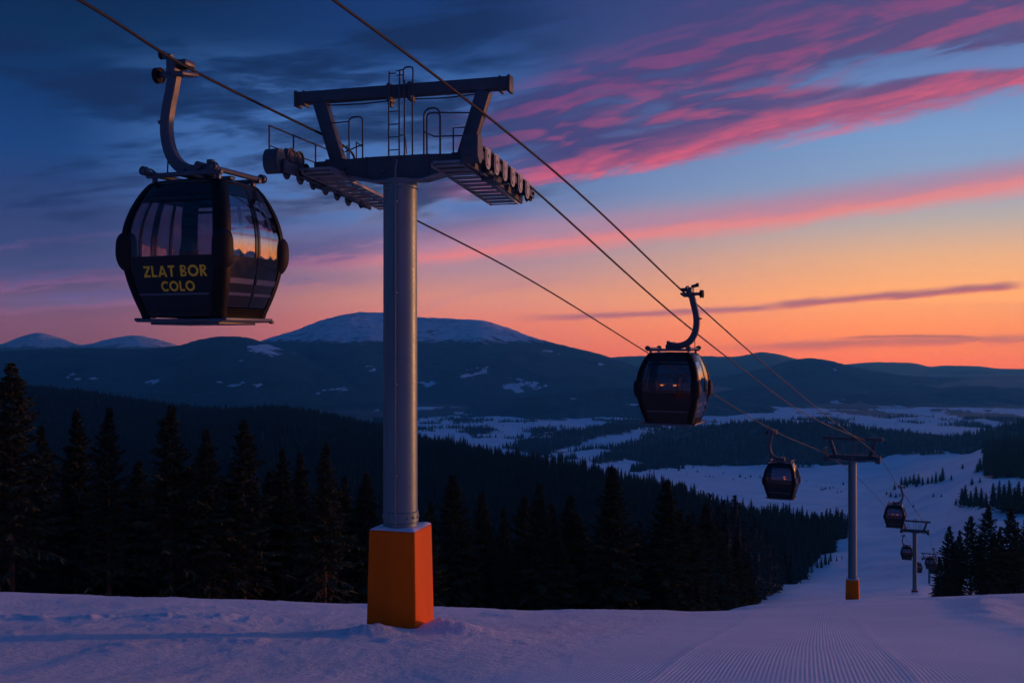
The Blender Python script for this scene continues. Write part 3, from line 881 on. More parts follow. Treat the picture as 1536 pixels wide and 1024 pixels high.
# the forests that read as one mass: instances of the far trees above
def gn_group(src):
    g = bpy.data.node_groups.new('forest_scatter', 'GeometryNodeTree')
    g.interface.new_socket('Geometry', in_out='INPUT', socket_type='NodeSocketGeometry')
    g.interface.new_socket('Geometry', in_out='OUTPUT', socket_type='NodeSocketGeometry')
    gi, go = g.nodes.new('NodeGroupInput'), g.nodes.new('NodeGroupOutput')
    iop = g.nodes.new('GeometryNodeInstanceOnPoints'); iop.inputs['Pick Instance'].default_value = True
    gti = g.nodes.new('GeometryNodeGeometryToInstance')
    for s in src:
        oi = g.nodes.new('GeometryNodeObjectInfo'); oi.inputs['Object'].default_value = s; oi.transform_space = 'ORIGINAL'
        g.links.new(oi.outputs['Geometry'], gti.inputs[0])
    def na(n, t):
        q = g.nodes.new('GeometryNodeInputNamedAttribute'); q.data_type = t; q.inputs['Name'].default_value = n
        return q.outputs['Attribute']
    cx = g.nodes.new('ShaderNodeCombineXYZ'); g.links.new(na('turn', 'FLOAT'), cx.inputs[2])
    g.links.new(gi.outputs[0], iop.inputs['Points']); g.links.new(gti.outputs[0], iop.inputs['Instance'])
    g.links.new(na('variant', 'INT'), iop.inputs['Instance Index'])
    g.links.new(cx.outputs[0], iop.inputs['Rotation']); g.links.new(na('size', 'FLOAT_VECTOR'), iop.inputs['Scale'])
    g.links.new(iop.outputs[0], go.inputs[0])
    return g
GN = gn_group(SRC[:3])
GN_NEAR = gn_group([c for k in range(5) for t in COL.objects if t.name.startswith('spruce_tree') and t.type == 'EMPTY' for c in t.children if c.data == near_src[k][1]][:40:8][:5])


def forest(name, label, P, lo, hi, gn=None):
    me = bpy.data.meshes.new(name)
    me.vertices.add(len(P)); me.vertices.foreach_set('co', P.astype(np.float32).ravel())
    h = RNG.uniform(lo, hi, len(P)) * RNG.choice([.6, .8, .95, 1, 1.1, 1.28], len(P)) / 10
    w = h * RNG.uniform(.95, 1.4, len(P))
    t = me.attributes.new('size', 'FLOAT_VECTOR', 'POINT'); t.data.foreach_set('vector', np.stack([w, w, h], 1).astype(np.float32).ravel())
    attr(me, 'turn', RNG.uniform(0, 6.28, len(P)))
    v = me.attributes.new('variant', 'INT', 'POINT'); v.data.foreach_set('value', RNG.integers(0, 3, len(P)).astype(np.int32))
    o = bpy.data.objects.new(name, me); COL.objects.link(o)
    md = o.modifiers.new('scatter', 'NODES'); md.node_group = gn or GN
    tag(o, label, 'forest', kind='stuff')
    print(name, len(P))
    return o


def scatter_sector(px0, px1, d0, d1, sp0, sp1):
    """random points on the ground, spacing growing with distance"""
    out = []
    d = d0
    while d < d1:
        sp = sp0 + (sp1 - sp0) * (d - d0) / (d1 - d0)
        w = (px1 - px0) / F * d
        n = max(1, int(w / sp))
        x = (px0 - 768) / F * d + (np.arange(n) + RNG.uniform(-.48, .48, n) + .5) * w / n
        y = d + RNG.uniform(-.5, .5, n) * sp
        out.append(np.stack([x, y], 1))
        d += sp
    return np.concatenate(out)


Q = scatter_sector(-120, 1290, 52, 2120, 3.0, 8.4)
Zq = ground(Q[:, 0], Q[:, 1])
k = forest_mask(Q[:, 0], Q[:, 1], Zq)
kx = 768 + F * Q[:, 0] / Q[:, 1]
k &= ~((kx > 1060) & (Q[:, 1] < 100)) 
thin = fbm(Q[:, 0] / 45, Q[:, 1] / 45, 2, 7) > -.52
P = np.column_stack([Q, Zq - .3])[k & thin]
nearP = P[P[:, 1] < 130]; farP = P[P[:, 1] >= 130]
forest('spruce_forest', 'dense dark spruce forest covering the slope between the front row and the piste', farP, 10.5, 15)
forest('spruce_wood', 'dark wood filling in behind the front row of spruces', nearP, 5.5, 8.5, GN_NEAR)

X1, D1, Z1 = H1
n = 15000
si = RNG.uniform(0, X1.shape[1] - 1.01, n); ti = RNG.uniform(0, X1.shape[0] * .8, n)
i0, j0 = ti.astype(int), si.astype(int); fi, fj = ti - i0, si - j0
def bil(A):
    return (A[i0, j0] * (1 - fi) + A[i0 + 1, j0] * fi) * (1 - fj) + (A[i0, j0 + 1] * (1 - fi) + A[i0 + 1, j0 + 1] * fi) * fj
Ph = np.stack([bil(X1), bil(D1), bil(Z1)], 1)
gzv = ground(Ph[:, 0], Ph[:, 1])
pxh = 768 + F * Ph[:, 0] / Ph[:, 1]
Ph = Ph[(Ph[:, 2] > gzv - 1) & (pxh < 1600)]
Ph[:, 2] -= .5
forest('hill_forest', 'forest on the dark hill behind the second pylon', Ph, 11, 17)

Qv = scatter_sector(560, 1640, 720, 4600, 8, 14)
Zv = ground(Qv[:, 0], Qv[:, 1])
kv = forest_mask(Qv[:, 0], Qv[:, 1], Zv)
rdv = np.interp(768 + F * Qv[:, 0] / Qv[:, 1], [e[0] for e in RIDGE], [e[1] for e in RIDGE])
kv &= (Qv[:, 1] > rdv + 200) & (RNG.random(len(Qv)) < .85)
forest('valley_woods', 'strips of dark wood between the valley snow fields', np.column_stack([Qv, Zv - .4])[kv], 10, 16)

# ------------------------------------------------------------------ pylons
def smoothpath(pts, n=6):
    pts = [Vector(p) for p in pts]
    out = []
    for i in range(len(pts) - 1):
        p0, p1, p2, p3 = pts[max(i - 1, 0)], pts[i], pts[i + 1], pts[min(i + 2, len(pts) - 1)]
        for k in range(n):
            t = k / n
            out.append(.5 * ((2 * p1) + (p2 - p0) * t + (2 * p0 - 5 * p1 + 4 * p2 - p3) * t * t + (3 * p1 - p0 - 3 * p2 + p3) * t ** 3))
    out.append(pts[-1])
    return out


def hoop(mb, a, b, z0, z1, r=.016, rad=.09):
    """an upturned U of tube between two feet"""
    a, b = Vector(a), Vector(b)
    d = (b - a).normalized()
    pts = [a + Vector((0, 0, z0)), a + Vector((0, 0, z1 - rad))]
    for k in range(1, 5):
        t = k / 5 * math.pi / 2
        pts.append(a + d * rad * (1 - math.cos(t)) + Vector((0, 0, z1 - rad + rad * math.sin(t))))
    pts.append(a + d * rad + Vector((0, 0, z1)))
    pts.append(b - d * rad + Vector((0, 0, z1)))
    for k in range(1, 5):
        t = k / 5 * math.pi / 2
        pts.append(b - d * rad * (1 - math.sin(t)) + Vector((0, 0, z1 - rad + rad * math.cos(t))))
    pts += [b + Vector((0, 0, z1 - rad)), b + Vector((0, 0, z0))]
    mb.tube(pts, r, 6)


HEAD = {}
def head_parts(root, H):
    """crossarm, gantry, ladders, rails, catwalks and sheave trains; meshes are shared by all pylons and sit at crossarm height"""
    def put(name, m, mk, parent=root, loc=(0, 0, 0)):
        key = (name, mk)
        if key not in HEAD:
            o = mk_build[mk]().build(name, m, None)
            HEAD[key] = o.data
            o.parent = parent
        else:
            o = bpy.data.objects.new(name, HEAD[key]); COL.objects.link(o); o.parent = parent
        o.location = loc
        return o
    up = (0, 0, H)
    put('crossarm', M['head'], 'arm', loc=up)
    put('crossarm_flange', M['plate'], 'flange', loc=up)
    for s in (-1, 1):
        put('gantry_strut', M['head'], 'strut%d' % s, loc=up)
    put('gantry_beam', M['head'], 'beam', loc=up)
    put('ladder', M['head'], 'ladder', loc=up)
    put('conduit', M['plate'], 'conduit', loc=up)
    for s in (-1, 1):
        put('handrail', M['head'], 'rail%d' % s, loc=up)
        put('catwalk', M['plate'], 'walk%d' % s, loc=up)
        tr = put('sheave_beam', M['head'], 'train%d' % s, loc=up)
        for i in range(8):
            v = SV[i]
            put('sheave_wheel', M['rubber'], 'wheel', tr, (s * 1.86, v, SZ(v)))
        for i in range(6):
            v = SV[i + 1] if i < 6 else 0
            put('guard_plate', M['plate'], 'guard', tr, (s * 1.97, v + .03, SZ(v) - .03))


SV = [-1.35 + i * .53 for i in range(8)]
def SZ(v): return -.06 - .045 * v - .012 * v * v


def b_arm():
    m = MB()
    m.prism([(-1.72, .16), (-1.72, -.06), (-1.1, -.10), (-.5, -.24), (.5, -.24), (1.1, -.10), (1.72, -.06), (1.72, .16), (.5, .20), (-.5, .20)], 'y', -.17, .17)
    for u in (-.62, .62): m.box((u, 0, 0), (.03, .40, .40), None, .005)
    m.box((-.28, -.19, -.06), (.1, .05, .1), None, .01)
    for s in (-1, 1):
        m.box((s * 1.4, -.05, .0), (.7, .52, .06), None, .01)
        m.box((s * 1.78, .2, -.12), (.10, 1.0, .22), None, .02)
    return m
def b_flange():
    m = MB()
    pts = [(-1.72, -.078), (-1.1, -.118), (-.5, -.258), (.5, -.258), (1.1, -.118), (1.72, -.078)]
    for a_, b_ in zip(pts, pts[1:]):
        m.beam((a_[0], 0, a_[1]), (b_[0], 0, b_[1]), .40, .03, bev=.004)
    return m
def b_strut(s):
    def f():
        m = MB()
        m.beam((s * 1.28, 0, .16), (s * 1.66, 0, 1.33), .20, .27, up=(1, 0, .3), bev=.015)
        m.box((s * 1.28, 0, .18), (.42, .34, .04), None, .006)
        return m
    return f
def b_beam():
    m = MB()
    m.box((0, 0, 1.44), (4.28, .22, .23), None, .03)
    for u in (-2.15, 2.15):
        m.box((u, 0, 1.42), (.07, .27, .32), None, .03)
        m.box((u * .92, 0, 1.42), (.05, .25, .30), None, .02)
    for u in (-.2, .22): m.box((u, 0, 1.41), (.10, .29, .36), None, .04)
    m.box((-.2, 0, 1.20), (.07, .12, .10), None, .02)
    m.tube([(-1.55, -.02, 1.27), (-.8, -.02, 1.25), (-.25, -.02, 1.27)], .014, 6)
    m.tube([(.3, -.02, 1.27), (.9, -.02, 1.25), (1.5, -.02, 1.28)], .014, 6)
    return m
def b_ladder():
    m = MB()
    for u in (-.16, .05): m.tube([(u, -.20, .10), (u, -.20, 1.25), (u, -.17, 1.78)], .016, 6)
    z = .3
    while z < 1.3:
        m.tube([(-.16, -.20, z), (.05, -.20, z)], .011, 6); z += .24
    for u in (.14, .30): m.tube([(u, -.16, .18), (u, -.16, 1.6)], .016, 6)
    hoop(m, (.12, -.16, 0), (.31, -.16, 0), 1.55, 1.84, .016, .06)
    m.tube([(-.02, -.17, 1.78), (.12, -.16, 1.80)], .012, 6)
    m.tube([(-.02, -.17, 1.70), (.12, -.16, 1.70)], .012, 6)
    m.tube([(-.14, -.17, 1.74), (-.02, -.17, 1.74)], .012, 6)
    m.tube(smoothpath([(.05, -.2, .55), (.17, -.28, .55), (.21, -.28, .45), (.23, -.28, .2)], 3), .011, 6)
    return m
def b_conduit():
    m = MB()
    m.tube(smoothpath([(-1.2, -.22, -.14), (-.55, -.23, -.27), (0, -.35, -.30), (.45, -.24, -.29), (.75, -.22, -.2), (1.2, -.2, -.12)], 4), .018, 6)
    return m
def b_rail(s):
    def f():
        m = MB()
        if s < 0:
            vs_ = [-1.4, -.5, .4, 1.3]
            for v in vs_: m.tube([(-1.98, v, -.05), (-1.98, v, .62)], .016, 6)
            m.tube([(-1.98, -1.4, .62), (-1.98, 1.3, .62), (-1.95, 1.9, .40), (-1.9, 2.3, .2)], .016, 6)
            m.tube([(-1.98, -1.4, .26), (-1.98, 1.5, .26)], .013, 6)
            hoop(m, (-1.0, -.14, 0), (-.72, -.14, 0), .15, .98)
            m.tube([(-1.5, -.1, .90), (-1.0, -.14, .90)], .013, 6)
            m.tube([(-1.1, .4, .15), (-1.1, .4, .62), (-.75, -.14, .42)], .013, 6)
            m.tube([(-1.2, .1, .38), (-.72, -.14, .45)], .013, 6)
            m.tube([(-1.25, .3, .15), (-1.25, .3, .55)], .013, 6)
        else:
            hoop(m, (.52, -.14, 0), (.84, -.14, 0), .15, 1.05, .018, .14)
            hoop(m, (.64, -.30, 0), (.90, -.30, 0), .05, .92, .018, .08)
            m.tube([(.86, -.3, .92), (1.45, -.2, .90)], .014, 6)
            m.tube([(.52, -.14, .62), (.72, -.14, .52), (1.4, -.14, .50)], .014, 6)
            m.tube([(1.12, -.2, .12), (1.12, -.2, .64), (1.36, -.2, .64)], .016, 6)
        return m
    return f
def b_walk(s):
    def f():
        m = MB()
        z0, z1, v0, v1 = -.16, -.38, -.95, 2.62
        for du in (-.29, .29):
            m.beam((s * 1.27 + du, v0, z0), (s * 1.27 + du, v1, z1), .035, .07, bev=.005)
        n = 11
        for i in range(n):
            t = (i + .5) / n
            v = v0 + (v1 - v0) * t; z = z0 + (z1 - z0) * t
            m.box((s * 1.27, v, z + .01), (.54, .20, .03), None, .004)
            m.tube([(s * 1.27 - .3, v + .1, z - .03), (s * 1.27 + .3, v + .1, z - .03)], .014, 6)
        for v in (.0, .9):
            z = z0 + (z1 - z0) * (v - v0) / (v1 - v0) + .02
            m.tube([(s * 1.5, v, z), (s * 1.86, v, z + .02)], .03, 8)
        m.box((s * 1.32, -.62, -.11), (.66, .62, .05), None, .01)
        return m
    return f
def b_train(s):
    def f():
        m = MB()
        u = s * 1.70
        for k in range(7):
            a_ = (u, SV[k] - .05, SZ(SV[k]) - .10); b_ = (u, SV[k + 1] + .05, SZ(SV[k + 1]) - .10)
            m.beam(a_, b_, .06, .20, bev=.012)
        for k in range(0, 8, 2):
            a_ = (s * 1.94, SV[k] - .12, SZ(SV[k]) - .02); b_ = (s * 1.94, SV[k + 1] + .12, SZ(SV[k + 1]) - .02)
            m.beam(a_, b_, .03, .14, bev=.008)
        for v in SV: m.tube([(s * 1.66, v, SZ(v)), (s * 1.99, v, SZ(v))], .035, 10)
        n_ = 16
        m.prism([(-1.40 + .17 * math.cos(6.2832 * q / n_), -.03 + .23 * math.sin(6.2832 * q / n_)) for q in range(n_)], 'x', min(s * 1.74, s * 2.02), max(s * 1.74, s * 2.02))
        if s < 0:
            for v in (-.92, -.60): m.disc((s * 1.84, v, .13), (1, 0, 0), .17, .12, 20, .02)
        else:
            m.prism([(-1.55, .20), (-1.36, .24), (-1.30, .16), (-1.32, -.22), (-1.44, -.26), (-1.55, -.16)], 'x', 1.76, 2.03)
        m.box((u, .3, -.24), (.26, .5, .14), None, .03)
        return m
    return f
def b_wheel():
    return MB().disc((0, 0, 0), (1, 0, 0), .165, .10, 22, .02)
def b_guard():
    """plate with straight top and round foot, raised rim"""
    def outline(w, top, bot, n=10):
        pts = [(-w, top), (w, top)]
        for i in range(n + 1):
            t = i / n * math.pi
            pts.append((w * math.cos(t), bot + w - w * math.sin(t)))
        return pts
    m = MB()
    m.prism(outline(.15, .17, -.20), 'x', -.008, .008)
    inner = outline(.10, .14, -.15)
    m.prism(inner, 'x', -.02, .020)
    return m
mk_build = {'arm': b_arm, 'flange': b_flange, 'strut-1': b_strut(-1), 'strut1': b_strut(1), 'beam': b_beam, 'ladder': b_ladder, 'conduit': b_conduit, 'rail-1': b_rail(-1), 'rail1': b_rail(1),
            'walk-1': b_walk(-1), 'walk1': b_walk(1), 'train-1': b_train(-1), 'train1': b_train(1), 'wheel': b_wheel, 'guard': b_guard}


def pylon(loc, rot, H, padh, label, pad='orange', padlabel=None):
    root = empty('lift_pylon', loc, -rot)
    tag(root, label, 'lift pylon', 'pylons carrying the gondola lift')
    c = MB()
    n = 40
    mid_ = padh + (H - padh) * .46
    zs = [padh - .9, padh + .10, padh + .12, padh + .30, padh + .315, mid_ - .012, mid_ - .01, mid_ + .01, mid_ + .012, H - .42, H - .40, H - .24]
    rs = [.315, .315, .335, .335, .315, .312, .318, .318, .311, .306, .33, .33]
    vs_, fs_ = [], []
    for z, r_ in zip(zs, rs):
        vs_ += [(r_ * math.cos(6.28318 * j / n), r_ * math.sin(6.28318 * j / n), z) for j in range(n)]
    for i in range(len(zs) - 1):
        for j in range(n): fs_.append((i * n + j, i * n + (j + 1) % n, (i + 1) * n + (j + 1) % n, (i + 1) * n + j))
    c.add(vs_, fs_)
    for q in range(16):
        t = 6.28318 * q / 16
        c.box((.338 * math.cos(t), .338 * math.sin(t), padh + .21), (.035, .035, .035), Matrix.Rotation(t, 3, 'Z'), .006)
    col = c.build('column', M['column'], root)
    s = MB()
    s.tube([(.03, -.335, padh), (.03, -.335, H - .1), (.03, -.26, H + .1)], .017, 8)
    z = padh + 1
    while z < H - .6:
        s.box((.03, -.325, z), (.07, .05, .03), None, .004); z += 1.7
    s.build('cable_pipe', M['plate'], col)
    s = MB(); s.tube([(-.305, -.10, padh), (-.30, -.10, H - .3)], .012, 6)
    s.build('safety_wire', M['plate'], col)
    # padded foot: a tapered, round-edged block
    bm = bmesh.new()
    bmesh.ops.create_cube(bm, size=1.0)
    for v in bm.verts:
        w = .455 if v.co.z > 0 else .515
        v.co = Vector((math.copysign(w, v.co.x), math.copysign(w * .98, v.co.y), padh if v.co.z > 0 else -1.1))
    bmesh.ops.bevel(bm, geom=[e for e in bm.edges], offset=.035, segments=3, affect='EDGES', profile=.6)
    pm = bpy.data.meshes.new('foot_pad'); bm.to_mesh(pm); bm.free()
    fp = link('foot_pad', pm, M[pad], root)
    if padlabel: fp['label'] = padlabel
    cap = MB()
    g = 22
    vs_, fs_ = [], []
    for i in range(g + 1):
        for j in range(g + 1):
            x, y = -.45 + .9 * i / g, -.45 + .9 * j / g
            e = min(.45 - abs(x), .45 - abs(y))
            hh = padh + .004 + .035 * min(1, e / .07) + .015 * math.sin(x * 9 + 1) * math.cos(y * 7) * min(1, e / .05)
            vs_.append((x, y, hh))
    for i in range(g):
        for j in range(g): fs_.append((i * (g + 1) + j, (i + 1) * (g + 1) + j, (i + 1) * (g + 1) + j + 1, i * (g + 1) + j + 1))
    cap.add(vs_, fs_)
    cap.build('snow_cap', M['capsnow'], fp)
    head_parts(root, H)
    return root


def capsnow():
    m, nt, b = mat('thin_snow')
    n1 = N(nt, 'ShaderNodeTexNoise', Scale=14.0, Detail=5.0)
    nt.links.new(ramp(nt, n1.outputs['Fac'], [(.3, (.6, .6, .66)), (.7, (.82, .83, .87))]), b.inputs['Base Color'])
    b.inputs['Roughness'].default_value = .7
    return m
M['capsnow'] = capsnow()

pylon(T1, LIFT_ROT, 8.70, 1.92, 'nearest and largest lift pylon, grey column with a square orange foot pad in the snow')
pylon(T2, R(22), 10.9, 1.65, 'second lift pylon down the slope, orange foot on the snow crest, behind the third gondola')
pylon(T3, R(24), 9.8, .95, 'third lift pylon, small, with a reddish foot, left of the right-hand spruces', 'redpad')
pylon(T4, R(24), 8.3, .9, 'farthest and smallest lift pylon, pale, close to the right-hand spruces', 'redpad')

# ------------------------------------------------------------------ gondola cabins
PZ = [0, .05, .3, .6, .8, 1.0, 1.2, 1.4, 1.6, 1.8, 1.95, 2.05, 2.12]
PXH = [.69, .70, .775, .85, .885, .905, .905, .885, .845, .78, .715, .66, .60]
PYH = [.58, .59, .66, .725, .755, .775, .775, .755, .71, .645, .58, .53, .48]
def hx(z): return float(pchip(PZ, PXH, np.array([z]))[0])
def hy(z): return float(pchip(PZ, PYH, np.array([z]))[0])
RC = .10                                                         # corner radius


def face_pt(side, s, z, off=0.0):
    """side 0 = uphill end (-y), 1 = +x, 2 = +y, 3 = -x; s in -1..1 along the face"""
    bul = .035 * (1 - s * s)
    if side in (0, 2):
        sg = -1 if side == 0 else 1
        return Vector((s * (hx(z) - RC) * (-sg), sg * (hy(z) + bul + off), z))
    sg = 1 if side == 1 else -1
    return Vector((sg * (hx(z) + bul + off), s * (hy(z) - RC) * sg, z))


def panel(mb, side, s0, s1, z0, z1, off=0.0, th=.02, ns=8, nz=8):
    """a curved panel with thickness"""
    O, I = [], []
    for k in range(nz + 1):
        z = z0 + (z1 - z0) * k / nz
        for j in range(ns + 1):
            s = s0 + (s1 - s0) * j / ns
            O.append(face_pt(side, s, z, off)); I.append(face_pt(side, s, z, off - th))
    n = len(O); w = ns + 1
    fs = []
    for k in range(nz):
        for j in range(ns):
            q = (k * w + j, k * w + j + 1, (k + 1) * w + j + 1, (k + 1) * w + j)
            fs.append(q); fs.append(tuple(n + i for i in reversed(q)))
    def strip(ids):
        for a_, b_ in zip(ids, ids[1:]): fs.append((a_, n + a_, n + b_, b_))
    strip([j for j in range(w)]); strip([nz * w + j for j in range(w)][::-1])
    strip([k * w for k in range(nz + 1)][::-1]); strip([k * w + ns for k in range(nz + 1)])
    return mb.add(O + I, fs)


def squash(root):
    """the cabin is a little lower than first drawn; the arm above grows to meet the rope at the same height"""
    for o in root.children_recursive:
        me_ = o.data
        if me_.get('low'): continue
        me_['low'] = True
        co_ = np.empty(len(me_.vertices) * 3); me_.vertices.foreach_get('co', co_)
        z = co_[2::3]
        co_[2::3] = np.where(z < 2.3, z * .945, np.where(z < 3.78, 2.1735 + (z - 2.3) * 1.6065 / 1.48, z))
        me_.vertices.foreach_set('co', co_); me_.update()


def gondola(label):
    root = empty('gondola_cabin', (0, 0, 0))
    tag(root, label, 'gondola', 'gondolas hanging from the ropes')
    ZW0, ZW1, ZT = .93, 1.86, 2.06
    # corner posts
    for sx in (-1, 1):
        for sy in (-1, 1):
            m = MB(); vs_, fs_ = [], []
            sec = 12
            zs = np.linspace(0.0, 2.08, 26)
            for z in zs:
                cx, cy = hx(z) - RC, hy(z) - RC
                ro = RC + .018
                ring = [(cx - .05, hy(z) + .018)] + [(cx + ro * math.sin(t), cy + ro * math.cos(t)) for t in np.linspace(0, math.pi / 2, sec - 4)] + [(hx(z) + .018, cy - .05), (hx(z) - .05, cy - .05), (cx - .05, hy(z) - .05)]
                vs_ += [(sx * x, sy * y, z) for x, y in ring]
            nn = len(ring)
            for i in range(len(zs) - 1):
                for j in range(nn): fs_.append((i * nn + j, i * nn + (j + 1) % nn, (i + 1) * nn + (j + 1) % nn, (i + 1) * nn + j))
            fs_.append(tuple(range(nn))); fs_.append(tuple((len(zs) - 1) * nn + j for j in range(nn)))
            m.add(vs_, fs_)
            m.build('corner_post', M['matt'], root)
            # bumper pad, a rounded cushion on the corner
            b_ = MB(); vs_, fs_ = [], []
            cz, nzb, nab = 1.02, 12, 14
            for i in range(nzb + 1):
                t = -1 + 2 * i / nzb
                k_ = max(.02, (1 - abs(t) ** 3.2) ** .5)
                z = cz + t * .33
                px_, py_ = hx(z) - RC, hy(z) - RC
                for j in range(nab):
                    q = 2 * math.pi * j / nab
                    e = Vector((math.sin(q), math.cos(q)))
                    vs_.append((sx * (px_ + .03 + .15 * k_ * e.x), sy * (py_ + .03 + .15 * k_ * e.y), z))
            for i in range(nzb):
                for j in range(nab): fs_.append((i * nab + j, i * nab + (j + 1) % nab, (i + 1) * nab + (j + 1) % nab, (i + 1) * nab + j))
            fs_.append(tuple(range(nab))); fs_.append(tuple(nzb * nab + j for j in range(nab)))
            b_.add(vs_, fs_); b_.build('bumper', M['rubber'], root)
    # end walls: panel, window, header
    for side in (0, 2):
        m = MB()
        panel(m, side, -1, 1, .12, ZW0, 0, .03)
        panel(m, side, -1, 1, ZW1, ZT, 0, .03, 8, 4)
        panel(m, side, -1, -.90, ZW0, ZW1, .002, .03, 2, 8); panel(m, side, .90, 1, ZW0, ZW1, .002, .03, 2, 8)
        panel(m, side, -1, 1, .02, .115, -.012, .03, 8, 2)
        panel(m, side, -.9, .9, ZW1 - .09, ZW1 - .055, .004, .03, 8, 1)
        w = m.build('end_wall', M['cabin'], root)
        m = MB(); panel(m, side, -.9, .9, ZW0, ZW1, -.006, .012, 10, 10)
        m.build('window_pane', M['glass'], w)
        m = MB(); panel(m, side, -.88, .86, .34, .375, .012, .012, 8, 1)
        m.build('trim_strip', M['hanger'], w)
    # doors, two leaves on each side
    for side in (1, 3):
        for (s0, s1) in ((-1, -.015), (.015, 1)):
            m = MB()
            panel(m, side, s0, s1, .16, ZW0, 0, .03, 6, 8)
            panel(m, side, s0, s1, ZW1, ZT, 0, .03, 6, 4)
            e0, e1 = s0 + .07, s1 - .07
            panel(m, side, s0, e0, ZW0, ZW1, .004, .03, 2, 8); panel(m, side, e1, s1, ZW0, ZW1, .004, .03, 2, 8)
            d_ = m.build('door', M['cabin'], root)
            panel(m := MB(), side, (e0 + e1) / 2 - .035, (e0 + e1) / 2 + .035, ZW0, ZW1, -.022, .025, 2, 8)
            m.build('mullion', M['matt'], d_)
            m = MB(); panel(m, side, e0, e1, ZW0, ZW1, -.006, .012, 6, 10)
            m.build('window_pane', M['coated'], d_, inner=M['glass'])
            m = MB()
            panel(m, side, s0 + .05, s1 - .05, .52, .60, .008, .01, 6, 1)
            panel(m, side, s0 + .05, s1 - .05, .34, .385, .008, .01, 6, 1)
            m.build('trim_strip', M['strip'], d_)
        m = MB()
        for k in range(4):
            z = .02 + k * .034
            panel(m, side, -.98, .98, z, z + .018, .004 + .004 * (k % 2), .04, 8, 1)
        m.build('door_sill', M['matt'], root)
    # roof
    m = MB(); vs_, fs_ = [], []
    rings = [(2.04, .0, -.012), (2.075, .0, .012), (2.11, .02, 0), (2.135, .10, 0), (2.15, .25, 0)]
    n = 48
    for z, ins, o_ in rings:
        zz_ = min(z, 2.10)
        for j in range(n):
            t = 2 * math.pi * j / n
            c_, s_ = math.cos(t), math.sin(t)
            e = 5.0
            q = (abs(c_) ** e + abs(s_) ** e) ** (-1 / e)
            vs_.append(((hx(2.05) + .03 + o_ - ins) * q * c_, (hy(2.05) + .03 + o_ - ins) * q * s_, z))
    for i in range(len(rings) - 1):
        for j in range(n): fs_.append((i * n + j, i * n + (j + 1) % n, (i + 1) * n + (j + 1) % n, (i + 1) * n + j))
    fs_.append(tuple((len(rings) - 1) * n + j for j in range(n))); fs_.append(tuple(range(n - 1, -1, -1)))
    m.add(vs_, fs_)
    m.build('roof', M['cabin'], root)
    # roof frame with end rollers
    m = MB()
    for sy in (-1, 1): m.beam((-.66, sy * .47, 2.215), (.66, sy * .47, 2.215), .07, .07, bev=.012)
    for sx in (-1, 1):
        m.tube([(sx * .60, -.55, 2.25), (sx * .60, .55, 2.25)], .042, 10)
        for sy in (-1, 1): m.box((sx * .56, sy * .42, 2.16), (.06, .06, .1), None, .006)
    m.beam((0, -.47, 2.21), (0, .47, 2.21), .2, .06, bev=.01)
    m.beam((-.5, 0, 2.20), (.5, 0, 2.20), .12, .05, bev=.01)
    fr = m.build('roof_frame', M['hanger'], root)
    for sx in (-1, 1):
        for sy in (-1, 1):
            q = MB().disc((sx * .60, sy * .60, 2.27), (0, 1, 0), .07, .08, 16, .012)
            q.build('roller', M['hanger'], fr)
    # floor plate and step
    m = MB()
    m.box((0, 0, -.035), (1.50, 1.22, .05), None, .012)
    m.box((0, -.02, -.075), (1.2, .9, .05), None, .01)
    for sx in (-1, 1):
        m.beam((sx * .77, -.58, -.02), (sx * .77, .58, -.02), .07, .05, bev=.012)
        m.box((sx * .77, .6, -.05), (.06, .06, .05), None, .01)
    m.build('floor_plate', M['hanger'], root)
    m = MB()
    for sx in (-1, 1):
        for sy in (-1, 1): m.box((sx * .5, sy * .52, .03), (.05, .05, .06), None, .005)
    m.box((0, 0, .03), (1.32, 1.08, .03), None, .005)
    m.build('floor', M['matt'], root)
    # benches inside, under each end window
    for sy in (-1, 1):
        m = MB()
        m.box((0, sy * .50, .45), (1.5, .34, .08), None, .025)
        m.box((0, sy * .66, .70), (1.5, .07, .46), Matrix.Rotation(R(-6 * sy), 3, 'X'), .025)
        m.box((0, sy * .58, .24), (1.3, .06, .38), None, .01)
        m.build('bench', M['seat'], root)
    # hanger arm with its foot on the roof
    m = MB()
    m.tube(smoothpath([(.10, 0, 2.34), (-.12, 0, 2.33), (-.33, 0, 2.37), (-.50, 0, 2.47), (-.62, 0, 2.64), (-.68, 0, 2.84), (-.69, 0, 3.05), (-.65, 0, 3.28), (-.59, 0, 3.50), (-.545, 0, 3.70)], 4), 1, flat=(.085, .07))
    m.box((.05, 0, 2.30), (.30, .30, .16), None, .03)
    m.tube([(.02, -.2, 2.38), (.02, .2, 2.38)], .06, 12)
    m.box((.17, -.08, 2.40), (.10, .10, .14), None, .02)
    m.box((-.78, 0, 3.06), (.12, .05, .05), None, .008)
    h_ = m.build('hanger', M['hanger'], root)
    m = MB(); m.tube([(-.62, -.05, 2.6), (-.62, -.08, 2.22)], .011, 6)
    m.tube(smoothpath([(-.3, -.08, 2.36), (-.22, -.14, 2.28), (-.1, -.16, 2.25)], 3), .011, 6)
    m.tube(smoothpath([(-.66, -.47, 2.25), (-.6, -.47, 2.32), (-.5, -.47, 2.25)], 3), .012, 6)
    m.build('door_cable', M['rubber'], h_)
    # grip on the rope
    m = MB()
    m.box((-.50, .0, 3.80), (.16, .34, .22), None, .03)
    m.box((-.36, .0, 3.84), (.22, .26, .10), None, .025)
    m.box((-.36, .02, 3.70), (.20, .40, .06), Matrix.Rotation(R(8), 3, 'X'), .02)
    m.tube([(-.5, 0, 3.72), (-.80, 0, 3.72)], .045, 10)
    m.tube([(-.52, -.1, 3.93), (-.66, -.1, 3.97)], .05, 10)
